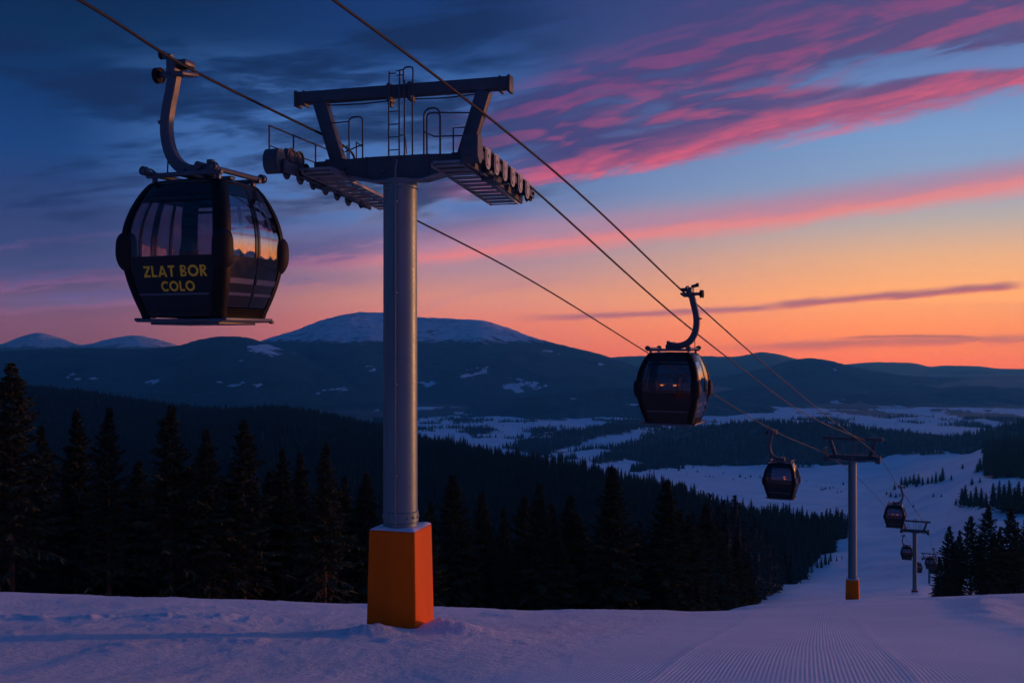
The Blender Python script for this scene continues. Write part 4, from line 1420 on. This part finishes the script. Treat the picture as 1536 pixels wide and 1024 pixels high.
    m.box((-.46, .2, 3.90), (.07, .22, .06), Matrix.Rotation(R(-14), 3, 'X'), .015)
    g_ = m.build('rope_grip', M['hanger'], root)
    m = MB().disc((-.84, 0, 3.72), (1, 0, 0), .115, .09, 20, .015); m.build('grip_wheel', M['rubber'], g_)
    m = MB().disc((-.69, -.1, 3.98), (1, 0, 0), .065, .06, 16, .01); m.build('guide_wheel', M['rubber'], g_)
    squash(root)
    return root


def lamps(root, spots):
    """small warm lamps on the bench back inside"""
    for (x, y, z) in spots:
        m = MB(); m.box((x, y, z), (.10, .03, .045), None, .012)
        m.build('cabin_lamp', M['lamp'], root)


# lettering, cut from plain strokes
def arc(cx, cy, ro, ri, a0, a1, n=22):
    out = []
    for i in range(n):
        t0 = R(a0 + (a1 - a0) * i / n); t1 = R(a0 + (a1 - a0) * (i + 1) / n)
        out.append([(cx + ro * math.cos(t0), cy + ro * math.sin(t0)), (cx + ro * math.cos(t1), cy + ro * math.sin(t1)), (cx + ri * math.cos(t1), cy + ri * math.sin(t1)), (cx + ri * math.cos(t0), cy + ri * math.sin(t0))])
    return out
def rect(x0, y0, x1, y1): return [[(x0, y0), (x1, y0), (x1, y1), (x0, y1)]]
GLYPH = {
    'Z': (.70, [[(0, 1), (.70, 1), (.70, .84), (0, .81)], [(.70, .84), (.27, .19), (0, .16), (.43, .81)], [(0, .16), (.27, .19), (.70, .19), (.70, 0), (0, 0)]]),
    'L': (.55, rect(0, .19, .2, 1) + rect(0, 0, .55, .19)),
    'A': (.92, [[(0, 0), (.21, 0), (.46, .72), (.46, 1), (.36, 1)], [(.92, 0), (.71, 0), (.46, .72), (.46, 1), (.56, 1)], [(.279, .2), (.641, .2), (.585, .36), (.335, .36)]]),
    'T': (.64, rect(0, .81, .64, 1) + rect(.22, 0, .42, .81)),
    'B': (.62, rect(0, 0, .2, 1) + rect(.2, 0, .36, .16) + rect(.2, .34, .36, .5) + arc(.36, .25, .25, .09, -90, 90, 14) + rect(.2, .5, .33, .65) + rect(.2, .85, .33, 1) + arc(.33, .75, .25, .1, -90, 90, 14)),
    'R': (.66, rect(0, 0, .2, 1) + rect(.2, .44, .33, .62) + rect(.2, .82, .33, 1) + arc(.33, .72, .28, .1, -90, 90, 14) + [[(.2, .44), (.42, .44), (.68, 0), (.44, 0)]]),
    'O': (1.02, arc(.51, .5, .52, .31, 0, 360, 40)),
    'C': (.84, arc(.51, .5, .52, .31, 48, 312, 32)),
    ' ': (.30, []),
}
GLYPH['Z'] = (.70, [[(0, 1), (.70, 1), (.70, .84), (.43, .81), (0, .81)], [(.43, .81), (.70, .84), (.27, .19), (0, .16)], [(0, .16), (.27, .19), (.70, .19), (.70, 0), (0, 0)]])


def lettering(root, text, cx, zc, cap, width):
    tot = sum(GLYPH[c_][0] for c_ in text) + .14 * (len(text) - 1)
    k = width / tot
    x = cx - width / 2
    m = MB()
    for c_ in text:
        w_, polys = GLYPH[c_]
        for p in polys:
            vs_ = []
            for (a_, b_) in p:
                X_ = x + a_ * k; Z_ = zc + (b_ - .5) * cap
                s = X_ / (hx(Z_) - RC)
                vs_.append((X_, -(hy(Z_) + .035 * (1 - s * s) + .006), Z_))
            n = len(vs_)
            back_ = [(v[0], v[1] + .004, v[2]) for v in vs_]
            m.add(vs_ + back_, [tuple(range(n))] + [(j, n + j, n + (j + 1) % n, (j + 1) % n) for j in range(n)])
        x += (w_ + .14) * k
    me_ = bpy.data.meshes.new('lettering'); me_.from_pydata(m.v, [], m.f)
    o = link('lettering', me_, M['letter'], root, False)
    squash(root)
    return o


g1 = gondola('nearest gondola, black, hanging at the left, yellow ZLAT BOR COLO lettering on its end')
GR = Vector((-.30, 0, 3.78))                                      # where the rope passes, in cabin space


def place(g, loc, yaw, s=1.0):
    g.location = loc; g.rotation_euler = (0, 0, yaw); g.scale = (s, s, s)
    c_, s_ = math.cos(yaw), math.sin(yaw)
    return Vector((loc[0] + s * (GR.x * c_ - GR.y * s_), loc[1] + s * (GR.x * s_ + GR.y * c_), loc[2] + s * GR.z))


def loc_of(T, rot, u, v, z):
    return Vector((T.x + u * math.cos(rot) + v * math.sin(rot), T.y - u * math.sin(rot) + v * math.cos(rot), T.z + z))


SW = .165 + .02
t3l = loc_of(T3, R(24), -1.86, 0, 9.8 - .06 + SW); t3r = loc_of(T3, R(24), 1.86, 0, 9.8 - .06 + SW)
t4l = loc_of(T4, R(24), -1.86, 0, 8.3 - .06 + SW); t4r = loc_of(T4, R(24), 1.86, 0, 8.3 - .06 + SW)
t2l = loc_of(T2, R(22), -1.86, 0, 10.9 - .06 + SW); t2r = loc_of(T2, R(22), 1.86, 0, 10.9 - .06 + SW)
s1 = lambda u, v: loc_of(T1, LIFT_ROT, u, v, 8.70 + SZ(v) + SW)
end_l = t4l + Vector((40, 95, -24)); end_r = t4r + Vector((40, 95, -24))
LINE = {'g3': (s1(-1.86, 2.36), t2l), 'g4': (t2r, t3r), 'g5': (t3l, t4l), 'g6': (t3r, t4r), 'g7': (t3l, t4l), 'g8': (t3r, t4r)}
SAG = {'g3': .35, 'g4': .0, 'g5': .3, 'g6': .9, 'g7': 1.2, 'g8': 1.0}
LAMPED = []
CAB = {}
plan = [   # key, photo column of the cabin's middle, row of its floor, metres, heading, hangs on the right rope?, scale, label
    ('g2', 1010, 632, 29.7, 24.5, True, 1.02, 'second gondola, mid-air right of the near pylon, sunset glinting on its ribbed side'),
    ('g3', 1171, 744, 59.8, 25.5, False, 1.03, 'third gondola, left of the second pylon, single warm light inside'),
    ('g4', 1336, 787, 94, 25, True, 1.0, 'fourth gondola, just right of the second pylon, orange gleam on its right side'),
    ('g5', 1356, 822, 163, 24, False, 1.0, 'small gondola hanging at the left arm of the third pylon'),
    ('g6', 1391, 833, 190, 24, True, 1.0, 'small gondola right of the third pylon, above the last pylon'),
    ('g7', 1380, 852, 228, 24, False, 1.0, 'tiny gondola half hidden behind the column of the third pylon'),
    ('g8', 1403, 864, 236, 24, True, 1.0, 'tiny gondola at the right arm of the last pylon, next to the spruces'),
]
GRIP = {}
for key, px, py, d_, head, right, s, label in plan:
    g = copy_tree(g1)
    g['label'] = label
    p = at(px, py, d_)
    yaw = -R(head) + (math.pi if right else 0)
    if key in LINE:                                              # slide sideways until the grip sits on its rope
        a_, b_ = LINE[key]
        gp = place(g, p, yaw, s)
        t = (gp.y - a_.y) / (b_.y - a_.y)
        q = a_.lerp(b_, t)
        p = p + Vector((q.x - gp.x, 0, q.z - SAG[key] - gp.z))
    GRIP[key] = place(g, p, yaw, s)
    CAB[key] = g
lamps(CAB['g2'], [(-.48, -.60, 1.03), (.12, -.60, 1.03), (.52, -.60, 1.03)])
lamps(CAB['g3'], [(.05, .60, 1.08), (.08, .60, .97)])
lamps(CAB['g4'], [(-.18, -.60, 1.02), (.24, -.60, 1.0)])
GRIP['g1'] = place(g1, at(307, 478, 14.9), -R(20))
lettering(g1, 'ZLAT BOR', .07, .70, .168, 1.08)
lettering(g1, 'COLO', .10, .475, .150, .57)

# ------------------------------------------------------------------ ropes
def rope(label, pts, r=.024, name='haul_rope'):
    ys = np.array([p.y for p in pts]); o_ = np.argsort(ys)
    ys = ys[o_]; xz = np.array([(pts[i].x, pts[i].z) for i in o_])
    yy = np.concatenate([np.linspace(p, q, 9)[:-1] for p, q in zip(ys, ys[1:])] + [ys[-1:]])
    path = [Vector((q[0], y, q[1])) for y, q in zip(yy, pchip(ys, xz, yy))]
    m = MB(); m.tube(path, r, 8)
    o = m.build(name, M['rope'])
    tag(o, label, 'rope', 'ropes of the gondola lift')
    return o


def line_px(a, b, px, py):
    """the point of the vertical plane through a and b seen at this column, at the height of this row"""
    k = (px - 768) / F
    den = (b.x - a.x) - k * (b.y - a.y)
    t = (k * a.y - a.x) / den
    Y = a.y + t * (b.y - a.y)
    return Vector((k * Y, Y, (512 - py) / F * Y))


def ext(p, q, k):
    return p + (p - q) * k


G1 = GRIP['g1']
p490 = at(490, 205, 19.4)
near1 = line_px(p490, G1, 118, 0)
far1 = near1 + (near1 - G1) * 9
far1.z = near1.z + .6
left_pts = [far1, near1, G1, p490, at(531, 235, 20.3), s1(-1.86, 1.9), s1(-1.86, 2.36)]
a = s1(-1.86, 2.36)
left_pts += [line_px(a, GRIP['g3'], 760, 400), line_px(a, GRIP['g3'], 970, 528), GRIP['g3'], t2l, t3l, GRIP['g5'], GRIP['g7'], t4l, end_l]
rope('left haul rope, holding the near gondola and running over the left sheaves to the valley', left_pts)

A0 = GRIP['g2']; A1 = Vector(t2r)
m_ = (A1 - A0)
a_pts = []
for (px, py) in ((500, 0), (622, 90), (830, 256)):
    a_pts.append(line_px(A0, A1, px, py))
a_pts = [ext(a_pts[0], a_pts[1], 4)] + a_pts + [A0, line_px(A0, A1, 1130, 532), line_px(A0, A1, 1230, 616), A1, GRIP['g4'], t3r, GRIP['g6'], GRIP['g8'], t4r, end_r]
rope('right haul rope passing over the near pylon and holding the second gondola', a_pts)
B0 = s1(1.86, 2.36); B1 = loc_of(T2, R(22), 1.0, -.2, 12.2)
b_pts = [s1(1.86, v) for v in (-1.35, 0, 1.2)] + [B0] + [line_px(B0, B1, px, py) for px, py in ((1000, 463), (1100, 543), (1200, 616))] + [B1]
rope('middle rope running from the right sheaves of the near pylon to the second pylon', b_pts)

# ------------------------------------------------------------------ the air
HAZE = 6.0e-5
hme = bpy.data.meshes.new('haze')
ZB, ZTOP = float(GZ.min()) - 40, max(o.matrix_world.translation.z + max(c[2] for c in o.bound_box) for o in COL.objects if o.type == 'MESH' and o.parent is None) + 20
hv = [(x, y, z) for z in (ZB, ZTOP) for (x, y) in ((-20500, -20500), (20500, -20500), (20500, 20500), (-20500, 20500))]
hme.from_pydata(hv, [], [(3, 2, 1, 0), (4, 5, 6, 7), (0, 1, 5, 4), (1, 2, 6, 5), (2, 3, 7, 6), (3, 0, 4, 7)])
hm = bpy.data.materials.new('haze'); hm.use_nodes = True
hm.node_tree.nodes.remove(hm.node_tree.nodes['Principled BSDF'])
pv = hm.node_tree.nodes.new('ShaderNodeVolumePrincipled')
pv.inputs['Color'].default_value = (.17, .80, 1, 1)
pv.inputs['Density'].default_value = HAZE
pv.inputs['Anisotropy'].default_value = .45
hm.node_tree.links.new(pv.outputs[0], hm.node_tree.nodes['Material Output'].inputs['Volume'])
hme.materials.append(hm)
ho = bpy.data.objects.new('haze', hme); COL.objects.link(ho)
tag(ho, 'thin blue evening haze over the valley and hills', 'haze', kind='stuff')

# ------------------------------------------------------------------ dusk sky
w = bpy.data.worlds.new('World'); sc.world = w; w.use_nodes = True
nt = w.node_tree; L = nt.links.new
for n_ in list(nt.nodes): nt.nodes.remove(n_)


class E:
    """a number in the sky's node tree"""
    def __init__(s, o): s.o = o
    @staticmethod
    def op(o, *a):
        n_ = nt.nodes.new('ShaderNodeMath'); n_.operation = o
        for i, q in enumerate(a):
            if isinstance(q, E): L(q.o, n_.inputs[i])
            else: n_.inputs[i].default_value = q
        return E(n_.outputs[0])
    def __add__(s, b): return E.op('ADD', s, b)
    def __radd__(s, b): return E.op('ADD', s, b)
    def __sub__(s, b): return E.op('SUBTRACT', s, b)
    def __rsub__(s, b): return E.op('SUBTRACT', b, s)
    def __mul__(s, b): return E.op('MULTIPLY', s, b)
    def __rmul__(s, b): return E.op('MULTIPLY', s, b)
    def __truediv__(s, b): return E.op('DIVIDE', s, b)


def ss(x, a_, b_, lo=0.0, hi=1.0):
    n_ = nt.nodes.new('ShaderNodeMapRange'); n_.interpolation_type = 'SMOOTHSTEP'
    L(x.o, n_.inputs['Value'])
    for nm, v in (('From Min', a_), ('From Max', b_), ('To Min', lo), ('To Max', hi)): n_.inputs[nm].default_value = v
    return E(n_.outputs[0])


def srgb(r_, g_, b_):
    f = lambda c_: (c_ / 255 / 12.92) if c_ <= 10.3 else ((c_ / 255 + .055) / 1.055) ** 2.4
    return (f(r_), f(g_), f(b_))


def cmix(fac, c0, c1):
    n_ = nt.nodes.new('ShaderNodeMix'); n_.data_type = 'RGBA'
    if isinstance(fac, E): L(fac.o, n_.inputs[0])
    else: n_.inputs[0].default_value = fac
    for i, c_ in ((6, c0), (7, c1)):
        if isinstance(c_, tuple): n_.inputs[i].default_value = c_ + (1,)
        else: L(c_, n_.inputs[i])
    return n_.outputs[2]


tc = nt.nodes.new('ShaderNodeTexCoord')
sp = nt.nodes.new('ShaderNodeSeparateXYZ'); L(tc.outputs['Generated'], sp.inputs[0])
dx, dy, dz = (E(o) for o in sp.outputs)
AZI = E.op('ARCTAN2', dx, dy) * 57.2958            # degrees right of the view down the lift line
ELE = E.op('ARCSINE', dz) * 57.2958


def ae(px, py):
    x = (px - 768) / F
    return math.degrees(math.atan(x)), math.degrees(math.atan((512 - py) / F / math.hypot(1, x)))


def noise(sa, se, seed, detail=5.0, rough=.55, tilt=0.0, dist=0.0, da=0.0, de=0.0):
    cb = nt.nodes.new('ShaderNodeCombineXYZ')
    L(((AZI + da) * sa).o, cb.inputs[0]); L(((ELE - AZI * tilt + (de - da * tilt)) * se).o, cb.inputs[1]); cb.inputs[2].default_value = seed
    n_ = nt.nodes.new('ShaderNodeTexNoise'); n_.inputs['Scale'].default_value = 1.0
    n_.inputs['Detail'].default_value = detail; n_.inputs['Roughness'].default_value = rough; n_.inputs['Distortion'].default_value = dist
    L(cb.outputs[0], n_.inputs['Vector'])
    return E(n_.outputs['Fac'])


def eramp(stops):
    """colour by height above the horizon, degrees -> 0..1 over -4..40"""
    mr = nt.nodes.new('ShaderNodeMapRange'); L(ELE.o, mr.inputs['Value'])
    mr.inputs['From Min'].default_value = -4; mr.inputs['From Max'].default_value = 40
    return ramp(nt, mr.outputs[0], [((e + 4) / 44, srgb(*c_)) for e, c_ in stops], 'LINEAR')


left = eramp([(-4, (84, 46, 50)), (-.5, (120, 60, 66)), (1.1, (124, 66, 80)), (2.5, (94, 62, 88)), (3.9, (56, 58, 100)), (5.7, (48, 56, 102)), (8.1, (36, 56, 108)), (10, (20, 58, 114)), (12.4, (12, 50, 104)), (15.7, (3, 38, 80)), (18, (2, 32, 72)), (25, (14, 42, 98)), (40, (4, 62, 122))])
mid = eramp([(-4, (175, 78, 50)), (-.8, (204, 88, 58)), (1.0, (216, 106, 72)), (2.6, (208, 126, 98)), (4.2, (168, 124, 134)), (6.5, (124, 122, 158)), (9, (92, 116, 168)), (12, (58, 90, 148)), (15, (28, 62, 120)), (18, (18, 50, 108)), (25, (18, 46, 102)), (40, (4, 62, 122))])
right = eramp([(-4, (240, 90, 0)), (-1, (256, 104, 0)), (.8, (264, 136, 20)), (2.6, (256, 158, 66)), (4.5, (230, 164, 110)), (6.4, (182, 162, 152)), (8.5, (136, 152, 182)), (11, (118, 150, 194)), (14, (100, 126, 178)), (18, (66, 82, 138)), (25, (48, 64, 116)), (40, (4, 62, 122))])
sunw = eramp([(-4, (255, 92, 40)), (-.5, (255, 112, 30)), (1.5, (255, 128, 36)), (4, (246, 142, 70)), (7, (205, 160, 146)), (11, (110, 126, 170)), (18, (50, 84, 144)), (28, (22, 56, 118)), (40, (4, 62, 122))])
dusk = eramp([(-4, (18, 42, 80)), (0, (22, 50, 94)), (5, (30, 62, 114)), (11, (22, 64, 122)), (20, (6, 64, 126)), (40, (4, 62, 122))])
absaz = E.op('ABSOLUTE', AZI)
col = cmix(ss(AZI, -25, -2), left, mid)
col = cmix(ss(AZI, -6, 25), col, right)
vm = nt.nodes.new('ShaderNodeVectorMath'); vm.operation = 'SCALE'; vm.inputs['Scale'].default_value = 2.3; L(sunw, vm.inputs[0])
col = cmix(ss(AZI, 27, 58), col, vm.outputs[0])
col = cmix(ss(absaz, 80, 108), col, dusk)

n_soft = noise(.075, .36, 3.1, 7, .56, .07, .5)
n_mid = noise(.16, .85, 7.7, 6, .6, .12, .5)
n_fine = noise(.45, 2.6, 12.3, 6, .62, .14, .6)
n_x = noise(1.0, 5.2, 21.9, 5, .62, .15, .5)
warp = (n_soft - .5) * 1.2 + (n_mid - .5) * 1.8 + (n_fine - .5) * 1.0 + (n_x - .5) * .5
F0 = noise(.15, .80, 31.7, 8, .62, .17, .7)
F1 = noise(.15, .80, 31.7, 4, .5, .17, .7, .75, -.62)
F2 = noise(.15, .80, 31.7, 4, .5, .17, .7)           # the same clouds a little nearer the glow: what they shade

# broad broken deck over the left, navy with paler gaps
lreg = ss(AZI, 10, -5) * ss(ELE, 4.0, 8.5)
fld = n_soft * .5 + n_mid * .3 + F0 * .2
col = cmix(ss(fld, .53, .43) * lreg * ss(ELE, 17, 13) * ss(AZI, -25, -15) * .80, col, srgb(66, 108, 172))
col = cmix(ss(fld, .46, .58) * lreg * .88, col, srgb(11, 33, 76))
# top right: violet veil
col = cmix(ss(ELE + warp * 1.4 - AZI * .08, 12.4, 15.0) * ss(AZI, -2, 12) * ss(ELE, 40, 22) * .8, col, srgb(56, 60, 114))


def line(pts):
    P_ = [ae(*p) for p in pts]
    c = np.polyfit([p[0] for p in P_], [p[1] for p in P_], min(2, len(P_) - 1))
    c = np.concatenate([np.zeros(3 - len(c)), c])
    return AZI * AZI * float(c[0]) + AZI * float(c[1]) + float(c[2])


# the big torn bank of cloud at the upper right, lit from low on the right
eL = line([(560, 322), (860, 272), (1200, 212), (1536, 140)]); eT = line([(640, 190), (1000, 40), (1300, -30), (1536, -110)])
u = (ELE - eL + (F0 - .5) * 2.6 + (n_fine - .5) * .8) / (eT - eL)
env = ss(u, -.03, .10) * ss(u, 1.25, .75) * ss(AZI, ae(600, 0)[0], ae(860, 0)[0])
gapw = ss(E.op('ABSOLUTE', ELE - line([(1150, 122), (1350, 100), (1536, 80)]) + (n_mid - .5) * 1.5), .95, .25) * ss(AZI, ae(1080, 0)[0], ae(1380, 0)[0])
dens_ = env * ss(F0 * .7 + n_mid * .3 - gapw * .35 + ss(u, .35, .0) * .10, .22, .52)
lit = ss(F2 - F1, -.07, .15) * .60 + ss(u, .30, .02) * .70
lit = E.op('MINIMUM', lit * ss(n_fine * .6 + n_x * .4, .28, .66, .45, 1.0), 1.0)
body = cmix(ss(AZI, -8, 24), srgb(56, 50, 106), srgb(82, 66, 116))
rim = cmix(ss(u, .9, .0), srgb(150, 64, 118), srgb(214, 84, 108))
col = cmix(dens_ * .96, col, cmix(lit, body, rim))


def streak(pts, width, edge, body, factor, a_in, a_out, wamp=1.0, nlow=.34, nhigh=.62, soft=.28, edgew=.34):
    """a band of cloud along pts; its lower rim catches the light"""
    global col
    P_ = [ae(*p) for p in pts]
    A = np.array([p[0] for p in P_]); e_ = np.array([p[1] for p in P_])
    c2, c1, c0 = np.polyfit(A, e_, 2) if len(P_) > 2 else (0, *np.polyfit(A, e_, 1))
    s = (ELE - (AZI * AZI * float(c2) + AZI * float(c1) + float(c0)) + warp * wamp) / width
    mask = ss(s, -soft, soft * .6) * ss(s, 1.25, .45)
    win = ss(AZI, min(a_in), max(a_in)) * ss(AZI, max(a_out), min(a_out))
    tex = ss(n_mid * .45 + n_fine * .35 + n_x * .2, nlow, nhigh)
    c_ = cmix(ss(s, 0.0, edgew), srgb(*edge), srgb(*body))
    col = cmix(mask * win * tex * factor, col, c_)


deg = lambda px: ae(px, 512)[0]
# thinner bands, high to low
streak([(330, 405), (560, 385), (820, 345)], 1.9, (158, 84, 122), (84, 76, 126), .7, (deg(200), deg(420)), (deg(700), deg(860)), .9, .24, .56, .5, .6)
streak([(560, 398), (900, 366), (1200, 326), (1536, 282)], 1.6, (238, 120, 108), (172, 124, 146), .9, (deg(420), deg(700)), (60, 80), .45, .16, .44, .45, .6)
streak([(560, 350), (900, 336), (1200, 300), (1536, 262)], 1.1, (186, 124, 146), (150, 130, 162), .5, (deg(520), deg(800)), (60, 80), .6, .34, .62, .5, .6)
streak([(800, 480), (1000, 473), (1150, 466)], .34, (184, 84, 80), (158, 82, 86), .9, (deg(740), deg(880)), (deg(1190), deg(1130)), .18, .1, .34, .5, .6)
streak([(1150, 464), (1320, 450), (1536, 433)], .42, (196, 84, 66), (164, 80, 78), 1.0, (deg(1130), deg(1190)), (deg(1550), deg(1500)), .2, .1, .32, .35, .5)
streak([(1080, 530), (1300, 521), (1536, 518)], .55, (214, 84, 50), (164, 76, 66), .75, (deg(1020), deg(1200)), (50, 70), .25, .30, .5, .5, .6)
streak([(1260, 508), (1400, 506), (1470, 507)], .14, (186, 74, 44), (170, 74, 50), .8, (deg(1240), deg(1300)), (deg(1480), deg(1440)), .08, .1, .3, .5)
streak([(0, 470), (250, 448), (480, 432)], 1.0, (150, 82, 118), (96, 78, 124), .7, (-60, -40), (deg(620), deg(440)), .6)
streak([(0, 428), (200, 415), (470, 395)], 1.5, (136, 76, 118), (74, 70, 118), .75, (-60, -40), (deg(640), deg(460)), .8)
streak([(0, 372), (200, 360), (400, 350)], 1.6, (98, 72, 124), (52, 62, 112), .7, (-60, -40), (deg(560), deg(380)), 1.0)
streak([(60, 452), (200, 443), (290, 446)], .35, (104, 70, 112), (92, 70, 116), .7, (deg(20), deg(90)), (deg(330), deg(260)), .2, .2, .4)
streak([(740, 438), (830, 428), (900, 430)], .5, (190, 100, 122), (160, 108, 130), .5, (deg(600), deg(720)), (deg(900), deg(800)), .3)

# the physical sky adds the last of the day's scattered light to the painted dusk colours
SUN_EL, SUN_AZ = 1.6, 69.0
ns_ = nt.nodes.new('ShaderNodeTexSky'); ns_.sky_type = 'NISHITA'; ns_.sun_disc = False
ns_.sun_elevation = R(.5); ns_.sun_rotation = R(SUN_AZ)
path_ = E.op('MINIMUM', E.op('DIVIDE', ZTOP, E.op('MAXIMUM', dz, .001)), 20500.0)
bright = E.op('EXPONENT', path_ * (HAZE * 1.0)) * (2 ** -EXPO)
bg1 = nt.nodes.new('ShaderNodeBackground'); L(col, bg1.inputs[0]); L(bright.o, bg1.inputs[1])
out = nt.nodes.new('ShaderNodeOutputWorld')
bg2 = nt.nodes.new('ShaderNodeBackground'); L(ns_.outputs[0], bg2.inputs[0]); bg2.inputs[1].default_value = .001
ad = nt.nodes.new('ShaderNodeAddShader'); L(bg1.outputs[0], ad.inputs[0]); L(bg2.outputs[0], ad.inputs[1])
L(ad.outputs[0], out.inputs[0])
w.cycles.sampling_method = 'MANUAL'; w.cycles.sample_map_resolution = 512

sun = bpy.data.lights.new('sun', 'SUN'); sun.energy = 2.8; sun.angle = R(1.5); sun.color = (1, .32, .10)
so = bpy.data.objects.new('sun', sun); COL.objects.link(so)
sd = Vector((math.sin(R(SUN_AZ)) * math.cos(R(SUN_EL)), math.cos(R(SUN_AZ)) * math.cos(R(SUN_EL)), math.sin(R(SUN_EL))))
so.rotation_euler = sd.to_track_quat('Z', 'Y').to_euler()
so.location = (40, 10, 30)

# ------------------------------------------------------------------ camera and render
cam = bpy.data.cameras.new('camera'); cam.sensor_width = 36; cam.lens = 36 * F / 1536
cam.clip_start = .1; cam.clip_end = 80000
cam.shift_y = 0
cao = bpy.data.objects.new('camera', cam); COL.objects.link(cao)
cao.location = (0, 0, 0); cao.rotation_euler = (R(90), 0, 0)
sc.camera = cao
sc.render.engine = 'CYCLES'
sc.cycles.use_denoising = True
sc.cycles.max_bounces = 8; sc.cycles.diffuse_bounces = 3; sc.cycles.glossy_bounces = 4; sc.cycles.transparent_max_bounces = 16; sc.cycles.volume_bounces = 1
sc.cycles.sample_clamp_indirect = 4
sc.view_settings.view_transform = 'Standard'; sc.view_settings.look = 'None'
sc.view_settings.exposure = EXPO; sc.view_settings.gamma = 1
